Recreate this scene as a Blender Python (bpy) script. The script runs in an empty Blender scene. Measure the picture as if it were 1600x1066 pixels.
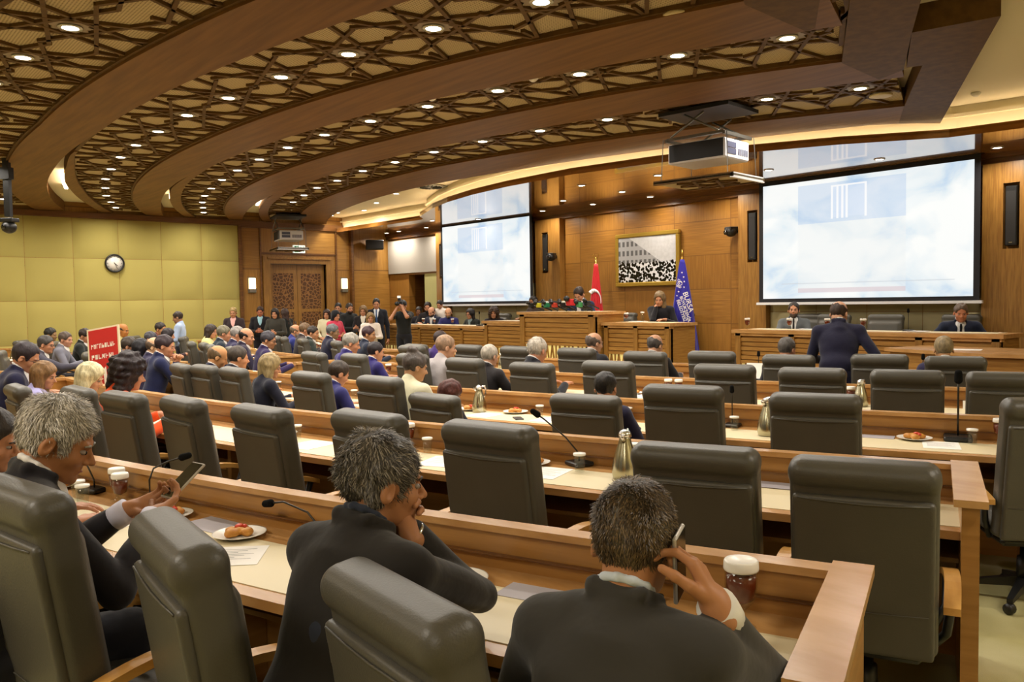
import bpy, math, random, time
import numpy as np
from mathutils import Vector, Matrix
T0 = time.time()
SC = bpy.context.scene
COL = SC.collection
R = math.radians
rnd = random.Random(7)

# ------------------------------------------------------------------ camera, world, exposure
FPX, EYE = 1300.0, 1.70
YAW, PITCH, ROLL = R(49.764), R(2.7525), math.atan(.0155)
fwd = Vector((-math.sin(YAW) * math.cos(PITCH), math.cos(YAW) * math.cos(PITCH), -math.sin(PITCH)))
rt0 = Vector((math.cos(YAW), math.sin(YAW), 0))
dn0 = fwd.cross(rt0)
xr = rt0 * math.cos(ROLL) + dn0 * math.sin(ROLL)
dn = -rt0 * math.sin(ROLL) + dn0 * math.cos(ROLL)
cam = bpy.data.objects.new('camera', bpy.data.cameras.new('camera'))
COL.objects.link(cam)
cam.matrix_world = Matrix(((xr.x, -dn.x, -fwd.x, 0), (xr.y, -dn.y, -fwd.y, 0), (xr.z, -dn.z, -fwd.z, EYE), (0, 0, 0, 1)))
cam.data.sensor_width = 36
cam.data.lens = 36 * FPX / 1600
cam.data.clip_start = .05
cam.data.clip_end = 100
cam.data.dof.use_dof = False
SC.camera = cam
wd = bpy.data.worlds.new('world')
SC.world = wd
wd.use_nodes = True
wd.node_tree.nodes['Background'].inputs[0].default_value = (.9, .8, .62, 1)
wd.node_tree.nodes['Background'].inputs[1].default_value = .12
SC.view_settings.view_transform = 'Standard'
SC.view_settings.look = 'None'
SC.view_settings.exposure = -0.2
SC.view_settings.gamma = 1.0
SC.view_settings.use_curve_mapping = False
cy = SC.cycles
cy.use_denoising = True
cy.max_bounces = 6
cy.diffuse_bounces = 3
cy.glossy_bounces = 3
cy.transmission_bounces = 6
cy.transparent_max_bounces = 8
cy.sample_clamp_indirect = 6
cy.caustics_reflective = False
cy.caustics_refractive = False
cy.use_light_tree = True

CX, CY = -10.8, 26.0            # centre of every curved desk row and every ceiling ring
def pol(a, r, z=0.0):
    return Vector((CX + r * math.sin(R(a)), CY - r * math.cos(R(a)), z))
def lamp(name, loc, power, size, color=(1, .86, .66), target=None, spread=160, parent=None):
    l = bpy.data.lights.new(name, 'AREA'); l.shape = 'DISK'; l.size = size
    l.energy = power; l.color = color; l.spread = R(spread)
    o = bpy.data.objects.new(name, l); COL.objects.link(o); o.location = loc
    if target is not None:
        o.rotation_euler = (Vector(target) - Vector(loc)).to_track_quat('-Z', 'Y').to_euler()
    if parent: o.parent = parent
    return o
WARM = (1, .9, .76)
# ring downlights: (angle, radius) on each ceiling ring, nearest ring first
L0 = [(14.4, 24.6), (11.6, 24.65), (8.7, 24.66), (6.2, 24.65), (3.7, 24.62), (1.0, 24.6), (-1.8, 24.6), (-4.6, 24.58), (-7.5, 24.55), (-10.4, 24.5), (-13.3, 24.45), (-16.2, 24.4), (-19.1, 24.35)]
LA = [(18.6, 22.78), (16.14, 22.8), (13.68, 22.83), (11.14, 22.8), (8.57, 22.77), (5.88, 22.72), (3.27, 22.7), (.54, 22.64), (-2.13, 22.61), (-4.8, 22.58), (-7.81, 22.53), (-10.67, 22.51), (-13.63, 22.47), (-16.52, 22.47), (-19.15, 22.45), (-21.77, 22.46)]
LB = [(19.45, 20.93), (16.91, 20.98), (14.23, 20.98), (11.58, 20.99), (8.86, 21), (6.11, 20.99), (3.3, 20.96), (.4, 20.92), (-2.62, 20.87), (-5.77, 20.82), (-8.88, 20.78), (-12.1, 20.75), (-15.14, 20.74), (-18.16, 20.72), (-20.9, 20.7), (-23.69, 20.73)]
LC = [(20.29, 18.79), (17.48, 18.88), (11.94, 19.08), (9.02, 19.12), (6.07, 19.14), (3.04, 19.14), (-.1, 19.1), (-3.12, 19.1), (-6.72, 19.02), (-9.73, 19.04), (-13.14, 18.98), (-16.64, 18.97)]
SOFL = [(-4.24, 11.91), (-7.07, 11.06), (-8.51, 11.04), (-8.68, 11.97), (-8.38, 10.08), (-10.02, 11.08), (-10.2, 12.05), (-9.84, 9.89), (-11.64, 12.01), (-11.54, 11.1), (-13.09, 11.98), (-20.0 + .5, 12.1), (-18.9, 12.1), (-16.05, 11.2), (-17.6, 12.1), (-5.6, 11.5), (-15.2, 11.9)]
WHL = [(-16.6, 10.05), (-14.98, 9.55), (-18.1, 10.6), (-18.9, 10.3), (-19.6, 10.5)]
# large lamps over the part of the hall behind the camera (the same ceiling rings carry on there)
for k, (x, y) in enumerate([(-3, -1.6), (-8, -2.2), (-13, -2.2), (-17.5, -1.6), (1.0, 3.5), (0.6, 8.5), (1.0, -2.5)]):
    lamp('hall_lamp', (x, y, 3.7), 95, 1.2, WARM)

# ------------------------------------------------------------------ materials
def srgb(h):
    if isinstance(h, str):
        h = tuple(int(h[i:i + 2], 16) for i in (0, 2, 4))
    return tuple((c / 255 / 12.92 if c / 255 <= .04045 else ((c / 255 + .055) / 1.055) ** 2.4) for c in h) + (1,)
MATS = {}
def mat(name, col='808080', rough=.6, spec=.4, metal=0, emit=0, trans=0, ecol=None, bump=0, bscale=60, var=0, vscale=4, stretch=None, sheen=0, coat=0, col2=None):
    if name in MATS: return MATS[name]
    m = bpy.data.materials.new(name); m.use_nodes = True
    nt = m.node_tree; b = nt.nodes['Principled BSDF']
    c = srgb(col)
    b.inputs['Base Color'].default_value = c
    b.inputs['Roughness'].default_value = rough
    b.inputs['Specular IOR Level'].default_value = spec
    b.inputs['Metallic'].default_value = metal
    b.inputs['Transmission Weight'].default_value = trans
    if sheen: b.inputs['Sheen Weight'].default_value = sheen
    if coat: b.inputs['Coat Weight'].default_value = coat; b.inputs['Coat Roughness'].default_value = .25
    if emit:
        b.inputs['Emission Color'].default_value = srgb(ecol) if ecol else c
        b.inputs['Emission Strength'].default_value = emit
    if var or bump or col2:
        tc = nt.nodes.new('ShaderNodeTexCoord'); mp = nt.nodes.new('ShaderNodeMapping')
        nt.links.new(tc.outputs['Object'], mp.inputs[0])
        if stretch: mp.inputs['Scale'].default_value = stretch
        if var or col2:
            n = nt.nodes.new('ShaderNodeTexNoise'); n.inputs['Scale'].default_value = vscale; n.inputs['Detail'].default_value = 5
            nt.links.new(mp.outputs[0], n.inputs[0])
            r = nt.nodes.new('ShaderNodeValToRGB'); r.color_ramp.elements[0].position = .35; r.color_ramp.elements[1].position = .65
            if col2: lo, hi = c, srgb(col2)
            else:
                lo = tuple(v * (1 - var) for v in c[:3]) + (1,); hi = tuple(min(1, v * (1 + var)) for v in c[:3]) + (1,)
            r.color_ramp.elements[0].color = lo; r.color_ramp.elements[1].color = hi
            nt.links.new(n.outputs[0], r.inputs[0]); nt.links.new(r.outputs[0], b.inputs['Base Color'])
        if bump:
            n2 = nt.nodes.new('ShaderNodeTexNoise'); n2.inputs['Scale'].default_value = bscale; n2.inputs['Detail'].default_value = 3
            nt.links.new(mp.outputs[0], n2.inputs[0])
            bp = nt.nodes.new('ShaderNodeBump'); bp.inputs['Strength'].default_value = bump; bp.inputs['Distance'].default_value = .01
            nt.links.new(n2.outputs[0], bp.inputs['Height']); nt.links.new(bp.outputs[0], b.inputs['Normal'])
    MATS[name] = m
    return m
def nodes_of(m):
    nt = m.node_tree
    return nt, nt.nodes, nt.links, nt.nodes['Principled BSDF']
def math_node(nt, op, a, b=None, c=None):
    n = nt.nodes.new('ShaderNodeMath'); n.operation = op
    for i, v in enumerate((a, b, c)):
        if v is None: continue
        if isinstance(v, (int, float)): n.inputs[i].default_value = v
        else: nt.links.new(v, n.inputs[i])
    return n.outputs[0]
def wood(name, c1, c2, stretch, rough=.38, scale=3.0, bump=.05):
    m = mat(name, c1, rough, .45, col2=c2, vscale=scale, stretch=stretch, bump=bump, bscale=scale * 3)
    return m
def wall_panel_mat(name, c1, c2, sx, sz, axis='X'):
    """veneer squares whose grain alternates between upright and level"""
    if name in MATS: return MATS[name]
    m = bpy.data.materials.new(name); m.use_nodes = True; MATS[name] = m
    nt, N, L, b = nodes_of(m)
    b.inputs['Roughness'].default_value = .36; b.inputs['Specular IOR Level'].default_value = .45
    tc = N.new('ShaderNodeTexCoord'); sp = N.new('ShaderNodeSeparateXYZ'); L.new(tc.outputs['Object'], sp.inputs[0])
    u = sp.outputs[axis]; v = sp.outputs['Z']
    fu = math_node(nt, 'FLOOR', math_node(nt, 'DIVIDE', u, sx)); fv = math_node(nt, 'FLOOR', math_node(nt, 'DIVIDE', v, sz))
    par = math_node(nt, 'PINGPONG', math_node(nt, 'ADD', fu, fv), 1.0)
    cols = []
    for st in ((1.2, 1.2, 26), (26, 26, 1.2)):
        mp = N.new('ShaderNodeMapping'); mp.inputs['Scale'].default_value = st; L.new(tc.outputs['Object'], mp.inputs[0])
        n = N.new('ShaderNodeTexNoise'); n.inputs['Scale'].default_value = 1.6; n.inputs['Detail'].default_value = 4; L.new(mp.outputs[0], n.inputs[0])
        cols.append(n.outputs[0])
    mx = N.new('ShaderNodeMix'); mx.data_type = 'FLOAT'; L.new(par, mx.inputs[0]); L.new(cols[0], mx.inputs[2]); L.new(cols[1], mx.inputs[3])
    wn = N.new('ShaderNodeTexWhiteNoise'); cb = N.new('ShaderNodeCombineXYZ'); L.new(fu, cb.inputs[0]); L.new(fv, cb.inputs[1]); L.new(cb.outputs[0], wn.inputs[0])
    s = math_node(nt, 'ADD', mx.outputs[0], math_node(nt, 'MULTIPLY', math_node(nt, 'SUBTRACT', wn.outputs[0], .5), .3))
    r = N.new('ShaderNodeValToRGB'); r.color_ramp.elements[0].position = .34; r.color_ramp.elements[1].position = .68
    r.color_ramp.elements[0].color = srgb(c1); r.color_ramp.elements[1].color = srgb(c2)
    L.new(s, r.inputs[0])
    # dark joint lines
    ju = math_node(nt, 'LESS_THAN', math_node(nt, 'ABSOLUTE', math_node(nt, 'SUBTRACT', math_node(nt, 'FRACT', math_node(nt, 'DIVIDE', u, sx)), .5)), .494)
    jv = math_node(nt, 'LESS_THAN', math_node(nt, 'ABSOLUTE', math_node(nt, 'SUBTRACT', math_node(nt, 'FRACT', math_node(nt, 'DIVIDE', v, sz)), .5)), .49)
    j = math_node(nt, 'MULTIPLY', ju, jv)
    m2 = N.new('ShaderNodeMix'); m2.data_type = 'RGBA'; L.new(j, m2.inputs[0]); m2.inputs[6].default_value = srgb('6e4a20'); L.new(r.outputs[0], m2.inputs[7])
    L.new(m2.outputs[2], b.inputs['Base Color'])
    return m
M_WALLW = wall_panel_mat('veneer_squares', '825823', '9a6c30', 1.25, .62)
M_WALLL = wall_panel_mat('veneer_squares_side', '8a6129', 'a37739', 1.25, 1.3, 'Y')
M_WOODH = wood('oak_level_grain', '8d6129', 'a67a3c', (1.2, 1.2, 22))
M_WOODV = wood('oak_upright_grain', '7f5724', '9a7034', (20, 20, 1.2))
M_DESK = wood('oak_desk', '9a6c34', 'ab7c42', (1.2, 1.2, 26), .3, 1.2)
M_DESKT = wood('oak_desk_top', 'ad7f4a', 'bf935e', (3, 9, 9), .26, 1.4)
M_BEAM = wood('walnut_ceiling_beam', '664420', '775228', (1, 14, 14), .55, 1.2)
for _m in (M_BEAM,): _m.node_tree.nodes['Principled BSDF'].inputs['Specular IOR Level'].default_value = .2
M_BEAMD = wood('walnut_ceiling_strip', '523a1c', '624722', (9, 9, 9), .6, 1.2)
M_BEAMD.node_tree.nodes['Principled BSDF'].inputs['Specular IOR Level'].default_value = .15
M_DARKW = wood('dark_crown_wood', '5a3716', '714a22', (1.2, 1.2, 18))
M_INLAY = mat('cream_leather', 'd9cba6', .42, .4, bump=.04, bscale=220)
M_LEATH = mat('grey_leather', '4a473f', .42, .5, bump=.10, bscale=170, var=.05, vscale=5)
M_LEATHD = mat('dark_leather', '38342f', .5, .45, bump=.10, bscale=170)
M_ARM = wood('beech_armrest', 'a9793a', 'c4944f', (8, 1.5, 8), .3, 2)
M_BLACK = mat('black_plastic', '141414', .4, .5)
M_CHROME = mat('chrome', 'c9c9c9', .18, .5, metal=1)
M_WHITE = mat('white_china', 'e9e5dc', .25, .5)
M_PAPER = mat('white_paper', 'eeeae4', .7, .2)
M_PLASTER = mat('ceiling_paint', 'e6dcc0', .8, .2)
M_PERF = None
M_GLASS = bpy.data.materials.new('clear_glass'); M_GLASS.use_nodes = True
_nt = M_GLASS.node_tree; _nt.nodes.remove(_nt.nodes['Principled BSDF'])
_tr = _nt.nodes.new('ShaderNodeBsdfTransparent'); _tr.inputs[0].default_value = (.93, .94, .92, 1); _gl = _nt.nodes.new('ShaderNodeBsdfGlossy'); _gl.inputs[1].default_value = .04
_lw = _nt.nodes.new('ShaderNodeLayerWeight'); _lw.inputs[0].default_value = .35; _mx = _nt.nodes.new('ShaderNodeMixShader')
_pw = _nt.nodes.new('ShaderNodeMath'); _pw.operation = 'POWER'; _pw.inputs[1].default_value = 3.5; _ml = _nt.nodes.new('ShaderNodeMath'); _ml.operation = 'MULTIPLY_ADD'; _ml.inputs[1].default_value = .5; _ml.inputs[2].default_value = .03
_nt.links.new(_lw.outputs['Facing'], _pw.inputs[0]); _nt.links.new(_pw.outputs[0], _ml.inputs[0]); _nt.links.new(_ml.outputs[0], _mx.inputs[0]); _nt.links.new(_tr.outputs[0], _mx.inputs[1]); _nt.links.new(_gl.outputs[0], _mx.inputs[2]); _nt.links.new(_mx.outputs[0], _nt.nodes['Material Output'].inputs[0])
M_TEA = mat('black_tea', '6b2410', .15, .5)

# ------------------------------------------------------------------ mesh helpers
def link_mesh(name, V, F, m, parent=None, smooth=False, loc=None, mi=None):
    me = bpy.data.meshes.new(name)
    V = np.asarray(V, np.float32)
    if isinstance(F, np.ndarray) and F.ndim == 2 and F.shape[1] == 4:
        me.vertices.add(len(V)); me.vertices.foreach_set('co', V.ravel())
        n = len(F); me.loops.add(n * 4); me.loops.foreach_set('vertex_index', F.astype(np.int32).ravel())
        me.polygons.add(n); me.polygons.foreach_set('loop_start', np.arange(0, n * 4, 4, dtype=np.int32))
        me.update(calc_edges=True)
    else:
        me.from_pydata([tuple(map(float, v)) for v in V], [], [tuple(map(int, f)) for f in F])
    me.validate()
    if smooth: me.polygons.foreach_set('use_smooth', [True] * len(me.polygons))
    for x in (m if isinstance(m, (list, tuple)) else [m]): me.materials.append(x)
    if mi is not None: me.polygons.foreach_set('material_index', mi)
    me.update()
    o = bpy.data.objects.new(name, me); COL.objects.link(o)
    if parent: o.parent = parent
    if loc is not None: o.location = loc
    return o
class MB:
    def __init__(s): s.v = []; s.f = []; s.m = []; s.sm = []; s.cur = 0; s.smooth = False
    def add(s, V, F):
        b = len(s.v); s.v += [tuple(v) for v in V]; s.f += [tuple(i + b for i in f) for f in F]
        s.m += [s.cur] * len(F); s.sm += [s.smooth] * len(F); return s
    def box(s, lo, hi, mt=None, bev=0):
        x0, y0, z0 = lo; x1, y1, z1 = hi
        if bev:
            e = bev; V = []; 
            for z, q in ((z0, e), (z0 + e, 0), (z1 - e, 0), (z1, e)):
                V += [(x0 + q, y0 + e, z), (x0 + e, y0 + q, z), (x1 - e, y0 + q, z), (x1 - q, y0 + e, z), (x1 - q, y1 - e, z), (x1 - e, y1 - q, z), (x0 + e, y1 - q, z), (x0 + q, y1 - e, z)]
            F = [tuple(range(7, -1, -1)), tuple(range(24, 32))]
            for k in range(3):
                for i in range(8):
                    j = (i + 1) % 8; F.append((k * 8 + i, k * 8 + j, k * 8 + 8 + j, k * 8 + 8 + i))
        else:
            V = [(x0, y0, z0), (x1, y0, z0), (x1, y1, z0), (x0, y1, z0), (x0, y0, z1), (x1, y0, z1), (x1, y1, z1), (x0, y1, z1)]
            F = [(3, 2, 1, 0), (4, 5, 6, 7), (0, 1, 5, 4), (1, 2, 6, 5), (2, 3, 7, 6), (3, 0, 4, 7)]
        if mt is not None: V = [mt @ Vector(v) for v in V]
        return s.add(V, F)
    def prism(s, P, z0, z1, mt=None):
        n = len(P); V = [(p[0], p[1], z0) for p in P] + [(p[0], p[1], z1) for p in P]
        ar = sum(P[i][0] * P[(i + 1) % n][1] - P[(i + 1) % n][0] * P[i][1] for i in range(n))
        F = [tuple(range(n - 1, -1, -1)), tuple(range(n, 2 * n))] + [(i, (i + 1) % n, n + (i + 1) % n, n + i) for i in range(n)]
        if ar < 0: F = [tuple(reversed(f)) for f in F]
        if mt is not None: V = [mt @ Vector(v) for v in V]
        return s.add(V, F)
    def strip(s, a_list, rin, rout, z0, z1, mt=None):
        """box section swept round the hall's centre; rin/rout may change with the angle"""
        V = []; n = len(a_list)
        for a in a_list:
            i = rin(a) if callable(rin) else rin; o = rout(a) if callable(rout) else rout
            V += [pol(a, i, z0), pol(a, o, z0), pol(a, o, z1), pol(a, i, z1)]
        F = [(0, 1, 2, 3), tuple(reversed([(n - 1) * 4 + k for k in range(4)]))]
        for k in range(n - 1):
            b = k * 4
            for q in range(4):
                w = (q + 1) % 4; F.append((b + q, b + 4 + q, b + 4 + w, b + w))
        return s.add(V, F)
    def lathe(s, prof, n=20, mt=None, cx=0, cy=0, caps=True):
        V = []; F = []
        for r, z in prof:
            for k in range(n):
                t = 2 * math.pi * k / n; V.append((cx + r * math.cos(t), cy + r * math.sin(t), z))
        for i in range(len(prof) - 1):
            for k in range(n):
                j = (k + 1) % n; F.append((i * n + k, i * n + j, (i + 1) * n + j, (i + 1) * n + k))
        if caps: F.append(tuple(range(n - 1, -1, -1))); F.append(tuple((len(prof) - 1) * n + k for k in range(n)))
        if mt is not None: V = [mt @ Vector(v) for v in V]
        sm = s.smooth; s.smooth = True; s.add(V, F); s.smooth = sm
        return s
    def tube(s, pts, r, n=8, mt=None):
        pts = [Vector(p) for p in pts]; V = []; F = []
        up = Vector((0, 0, 1)); m = len(pts)
        for i, p in enumerate(pts):
            t = (pts[min(i + 1, m - 1)] - pts[max(i - 1, 0)]).normalized()
            a = t.cross(up)
            if a.length < .1: a = t.cross(Vector((1, 0, 0)))
            a.normalize(); b = a.cross(t)
            rr = r[i] if isinstance(r, (list, tuple)) else r
            for k in range(n):
                q = 2 * math.pi * k / n; V.append(p + a * rr * math.cos(q) + b * rr * math.sin(q))
        for i in range(m - 1):
            for k in range(n):
                j = (k + 1) % n; F.append((i * n + k, i * n + j, (i + 1) * n + j, (i + 1) * n + k))
        F.append(tuple(range(n - 1, -1, -1))); F.append(tuple((m - 1) * n + k for k in range(n)))
        if mt is not None: V = [mt @ Vector(v) for v in V]
        sm = s.smooth; s.smooth = n > 5; s.add(V, F); s.smooth = sm
        return s
    def ball(s, c, r, n=10, mt=None):
        rx, ry, rz = r if isinstance(r, (list, tuple)) else (r, r, r)
        V = [(c[0], c[1], c[2] - rz)]; F = []; m = max(4, n // 2 + 1)
        for i in range(1, m):
            t = -math.pi / 2 + math.pi * i / m
            for k in range(n):
                q = 2 * math.pi * k / n; V.append((c[0] + rx * math.cos(t) * math.cos(q), c[1] + ry * math.cos(t) * math.sin(q), c[2] + rz * math.sin(t)))
        V.append((c[0], c[1], c[2] + rz)); top = len(V) - 1
        for k in range(n):
            j = (k + 1) % n; F.append((0, 1 + j, 1 + k)); F.append((top, 1 + (m - 2) * n + k, 1 + (m - 2) * n + j))
            for i in range(m - 2): F.append((1 + i * n + k, 1 + i * n + j, 1 + (i + 1) * n + j, 1 + (i + 1) * n + k))
        if mt is not None: V = [mt @ Vector(v) for v in V]
        sm = s.smooth; s.smooth = True; s.add(V, F); s.smooth = sm
        return s
    def build(s, name, m, parent=None, loc=None):
        o = link_mesh(name, s.v, s.f, m, parent, loc=loc, mi=s.m if isinstance(m, (list, tuple)) else None)
        if any(s.sm): o.data.polygons.foreach_set('use_smooth', s.sm)
        return o
ORDW = ['first', 'second', 'third', 'fourth', 'fifth', 'sixth', 'seventh', 'eighth', 'ninth', 'tenth', 'eleventh', 'twelfth', 'thirteenth', 'fourteenth', 'fifteenth', 'sixteenth', 'seventeenth', 'eighteenth']
def tag(o, label=None, cat=None, group=None, kind=None):
    if label: o['label'] = label
    if cat: o['category'] = cat
    if group: o['group'] = group
    if kind: o['kind'] = kind
    return o
def struct(name, mb, m): return tag(mb.build(name, m), kind='structure')
def thing(name, label, cat, loc=(0, 0, 0), rotz=0, group=None, scale=1):
    o = bpy.data.objects.new(name, None); COL.objects.link(o); o.location = loc; o.rotation_euler = (0, 0, rotz)
    if scale != 1: o.scale = (scale,) * 3
    o.empty_display_size = .1
    return tag(o, label, cat, group)
KIDS = {}
def kids(o):
    if o.name not in KIDS: KIDS[o.name] = [c for c in bpy.data.objects if c.parent == o]
    return KIDS[o.name]
def dup(root, loc, rotz=0, label=None, group=None, scale=None):
    def cp(o, p):
        c = o.copy(); COL.objects.link(c); c.parent = p
        for g in kids(o): cp(g, c)
        return c
    r = cp(root, None); r.location = loc; r.rotation_euler = (0, 0, rotz)
    if scale: r.scale = (scale,) * 3 if isinstance(scale, (int, float)) else scale
    if label: r['label'] = label
    if group: r['group'] = group
    return r
PROTO = {}
def place(key, maker, loc, rotz, label, group=None, scale=None):
    """the first one is the thing itself, the next ones copies of it and of its parts"""
    if key not in PROTO:
        PROTO[key] = maker(); r = PROTO[key]
        kids(r)
        r.location = loc; r.rotation_euler = (0, 0, rotz); r['label'] = label
        if group: r['group'] = group
        if scale: r.scale = (scale,) * 3 if isinstance(scale, (int, float)) else scale
        return r
    r = dup(PROTO[key], loc, rotz, label, None, scale or 1)
    if group: r['group'] = group
    elif 'group' in r.keys(): del r['group']
    return r
def interp(T):
    xs = np.array([t[0] for t in T], float); ys = np.array([t[1] for t in T], float); o = np.argsort(xs); xs = xs[o]; ys = ys[o]
    return lambda a: float(np.interp(a, xs, ys))
def arange(a0, a1, st=.7):
    n = max(2, int(abs(a1 - a0) / st) + 1); return [a0 + (a1 - a0) * i / (n - 1) for i in range(n)]
def wall_a(r, x=-20.05): return math.degrees(math.asin(max(-1, (x - CX) / r)))
# ------------------------------------------------------------------ shell of the hall
XL, YF, XR, YB = -20.05, 12.5, 2.2, -5.0
def carpet():
    m = mat('carpet', 'a59c66', .95, .1)
    nt, N, L, b = nodes_of(m)
    tc = N.new('ShaderNodeTexCoord'); v = N.new('ShaderNodeTexVoronoi'); v.inputs['Scale'].default_value = 1.9
    n = N.new('ShaderNodeTexNoise'); n.inputs['Scale'].default_value = 3.5; n.inputs['Detail'].default_value = 6
    L.new(tc.outputs['Object'], n.inputs[0])
    mx = N.new('ShaderNodeMix'); mx.data_type = 'VECTOR'; mx.inputs[0].default_value = .18
    L.new(tc.outputs['Object'], mx.inputs[4]); L.new(n.outputs[1], mx.inputs[5]); L.new(mx.outputs[1], v.inputs[0])
    r = N.new('ShaderNodeValToRGB'); e = r.color_ramp.elements
    e[0].position = 0; e[0].color = srgb('8a8040'); e[1].position = 1; e[1].color = srgb('c2b98a')
    x = e.new(.30); x.color = srgb('9c9352'); x = e.new(.36); x.color = srgb('c9c196'); x = e.new(.6); x.color = srgb('b6ad78')
    L.new(v.outputs[0], r.inputs[0])
    f = N.new('ShaderNodeTexNoise'); f.inputs['Scale'].default_value = 300; L.new(tc.outputs['Object'], f.inputs[0])
    m2 = N.new('ShaderNodeMix'); m2.data_type = 'RGBA'; m2.blend_type = 'MULTIPLY'; m2.inputs[0].default_value = .35
    L.new(r.outputs[0], m2.inputs[6]); L.new(f.outputs[0], m2.inputs[7]); L.new(m2.outputs[2], b.inputs['Base Color'])
    bp = N.new('ShaderNodeBump'); bp.inputs['Strength'].default_value = .4; bp.inputs['Distance'].default_value = .01
    L.new(f.outputs[0], bp.inputs['Height']); L.new(bp.outputs[0], b.inputs['Normal'])
    return m
struct('floor', MB().box((XL - .2, YB, -.1), (XR, YF + .2, 0)), carpet())
struct('ceiling', MB().box((XL - .2, YB, 4.0), (XR, YF + .2, 4.12)), M_PLASTER)
struct('wall_right', MB().box((XR, YB, 0), (XR + .15, YF + .2, 4.0)), mat('cream_wall', 'cdbf8f', .7))
struct('wall_back', MB().box((XL - .2, YB - .15, 0), (XR, YB, 4.0)), MATS['cream_wall'])
# front wall: veneer, with a doorway far to the left
w = MB()
w.box((XL - .2, YF, 0), (-19.06, YF + .2, 4)); w.box((-18.3, YF, 0), (XR, YF + .2, 4)); w.box((-19.06, YF, 2.45), (-18.3, YF + .2, 4))
struct('wall_front', w, M_WALLW)
w = MB(); w.box((-19.06, YF + .9, 0), (-18.3, YF + 1.0, 2.5)); w.box((-19.1, YF + .2, 0), (-19.06, YF + .95, 2.5)); w.box((-18.3, YF + .2, 0), (-18.26, YF + .95, 2.5)); w.box((-19.1, YF + .2, 2.45), (-18.26, YF + 1, 2.5))
struct('wall_corridor', w, M_DARKW)
# left wall: green padded panels up to the door bay, veneer past it
M_GREEN = mat('green_fabric', 'afa25c', .85, .15, sheen=.2, bump=.08, bscale=260)
w = MB(); w.box((XL - .2, YB, 0), (XL, 8.2, 4)); w.box((XL - .2, 8.2, 0), (XL, 8.98, 4)); w.box((XL - .2, 10.53, 0), (XL, YF + .2, 4)); w.box((XL - .2, 8.98, 2.74), (XL, 10.53, 4))
struct('wall_left', w, M_WALLL)
def padded(name, panels, m, axis):
    """upholstered panels, each softly domed"""
    V = []; F = []
    for (u0, u1, z0, z1) in panels:
        nu, nz = 9, 7; b = len(V); g = .004
        for i in range(nu):
            for k in range(nz):
                fu, fz = i / (nu - 1), k / (nz - 1)
                d = .045 * (1 - abs(2 * fu - 1) ** 7) * (1 - abs(2 * fz - 1) ** 5)
                u = u0 + g + (u1 - u0 - 2 * g) * fu; z = z0 + g + (z1 - z0 - 2 * g) * fz
                V.append((XL + .002 + d, u, z) if axis == 'L' else (u, YF - .005 - d, z))
        for i in range(nu - 1):
            for k in range(nz - 1):
                q = (b + i * nz + k, b + (i + 1) * nz + k, b + (i + 1) * nz + k + 1, b + i * nz + k + 1)
                F.append(q if axis == 'L' else tuple(reversed(q)))
    return tag(link_mesh(name, V, np.array(F), m, smooth=True), kind='structure')
P = []
y = 8.2
while y > YB:
    for z0, z1 in ((0.1, .92), (.92, 1.85), (1.85, 2.78), (2.78, 3.66)): P.append((max(y - .93, YB), y, z0, z1))
    y -= .93
padded('wall_left_padding', P, M_GREEN, 'L')
tr = MB().box((XL, YB, 3.66), (XL + .1, 8.25, 3.78)).box((XL, 8.17, 0), (XL + .06, 8.25, 3.7))
struct('trim_1', tr, M_DARKW)
M_BEIGE = mat('beige_fabric', 'a89c76', .85, .15, bump=.05, bscale=260)
P = []
for x0, x1 in ((-17.1, -13.76), (-7.96, -4.58)):
    n = 4
    for i in range(n):
        for z0, z1 in ((.3, 1.0), (1.0, 1.45), (1.45, 2.1)): P.append((x0 + (x1 - x0) * i / n, x0 + (x1 - x0) * (i + 1) / n, z0, z1))
padded('wall_front_padding', P, M_BEIGE, 'F')
struct('wall_corridor_panel', MB().box((-18.28, YF - .02, 0), (-17.6, YF + .0, 2.45)), mat('pale_green_panel', 'b2ad74', .8))
# pilasters with tall slots for the slim loudspeakers
for n, (x0, x1, slot) in enumerate([(-13.76, -12.98, -13.45), (-8.5, -7.96, -8.22), (-4.58, -3.3, -4.22), (-17.57, -17.1, -17.33)]):
    s0, s1 = slot - .1, slot + .1
    w = MB(); d = .14
    w.box((x0, YF - d, 0), (s0, YF, 3.46)); w.box((s1, YF - d, 0), (x1, YF, 3.46)); w.box((s0, YF - d, 0), (s1, YF, 2.3)); w.box((s0, YF - d, 3.18), (s1, YF, 3.46))
    struct('wall_pilaster', w, M_WOODV)
# crown trims under the front soffit
struct('trim_2', MB().box((XL, YF - .08, 3.45), (XR, YF, 3.6)).box((XL, YF - .12, 3.54), (XR, YF, 3.6)), M_DARKW)
struct('trim_3', MB().box((XL, 8.25, 3.62), (XL + .07, 12.4, 3.78)).box((XL, 8.72, 2.98), (XL + .035, 10.85, 3.02)).box((XL, 8.72, 0), (XL + .03, 8.76, 3.62)).box((XL, 10.82, 0), (XL + .035, 10.87, 3.62)).box((XL, 11.25, 0), (XL + .12, 11.32, 3.62)), M_DARKW)
struct('baseboard_left', MB().box((XL, YB, 0), (XL + .06, 8.9, .1)), M_DARKW)
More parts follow.
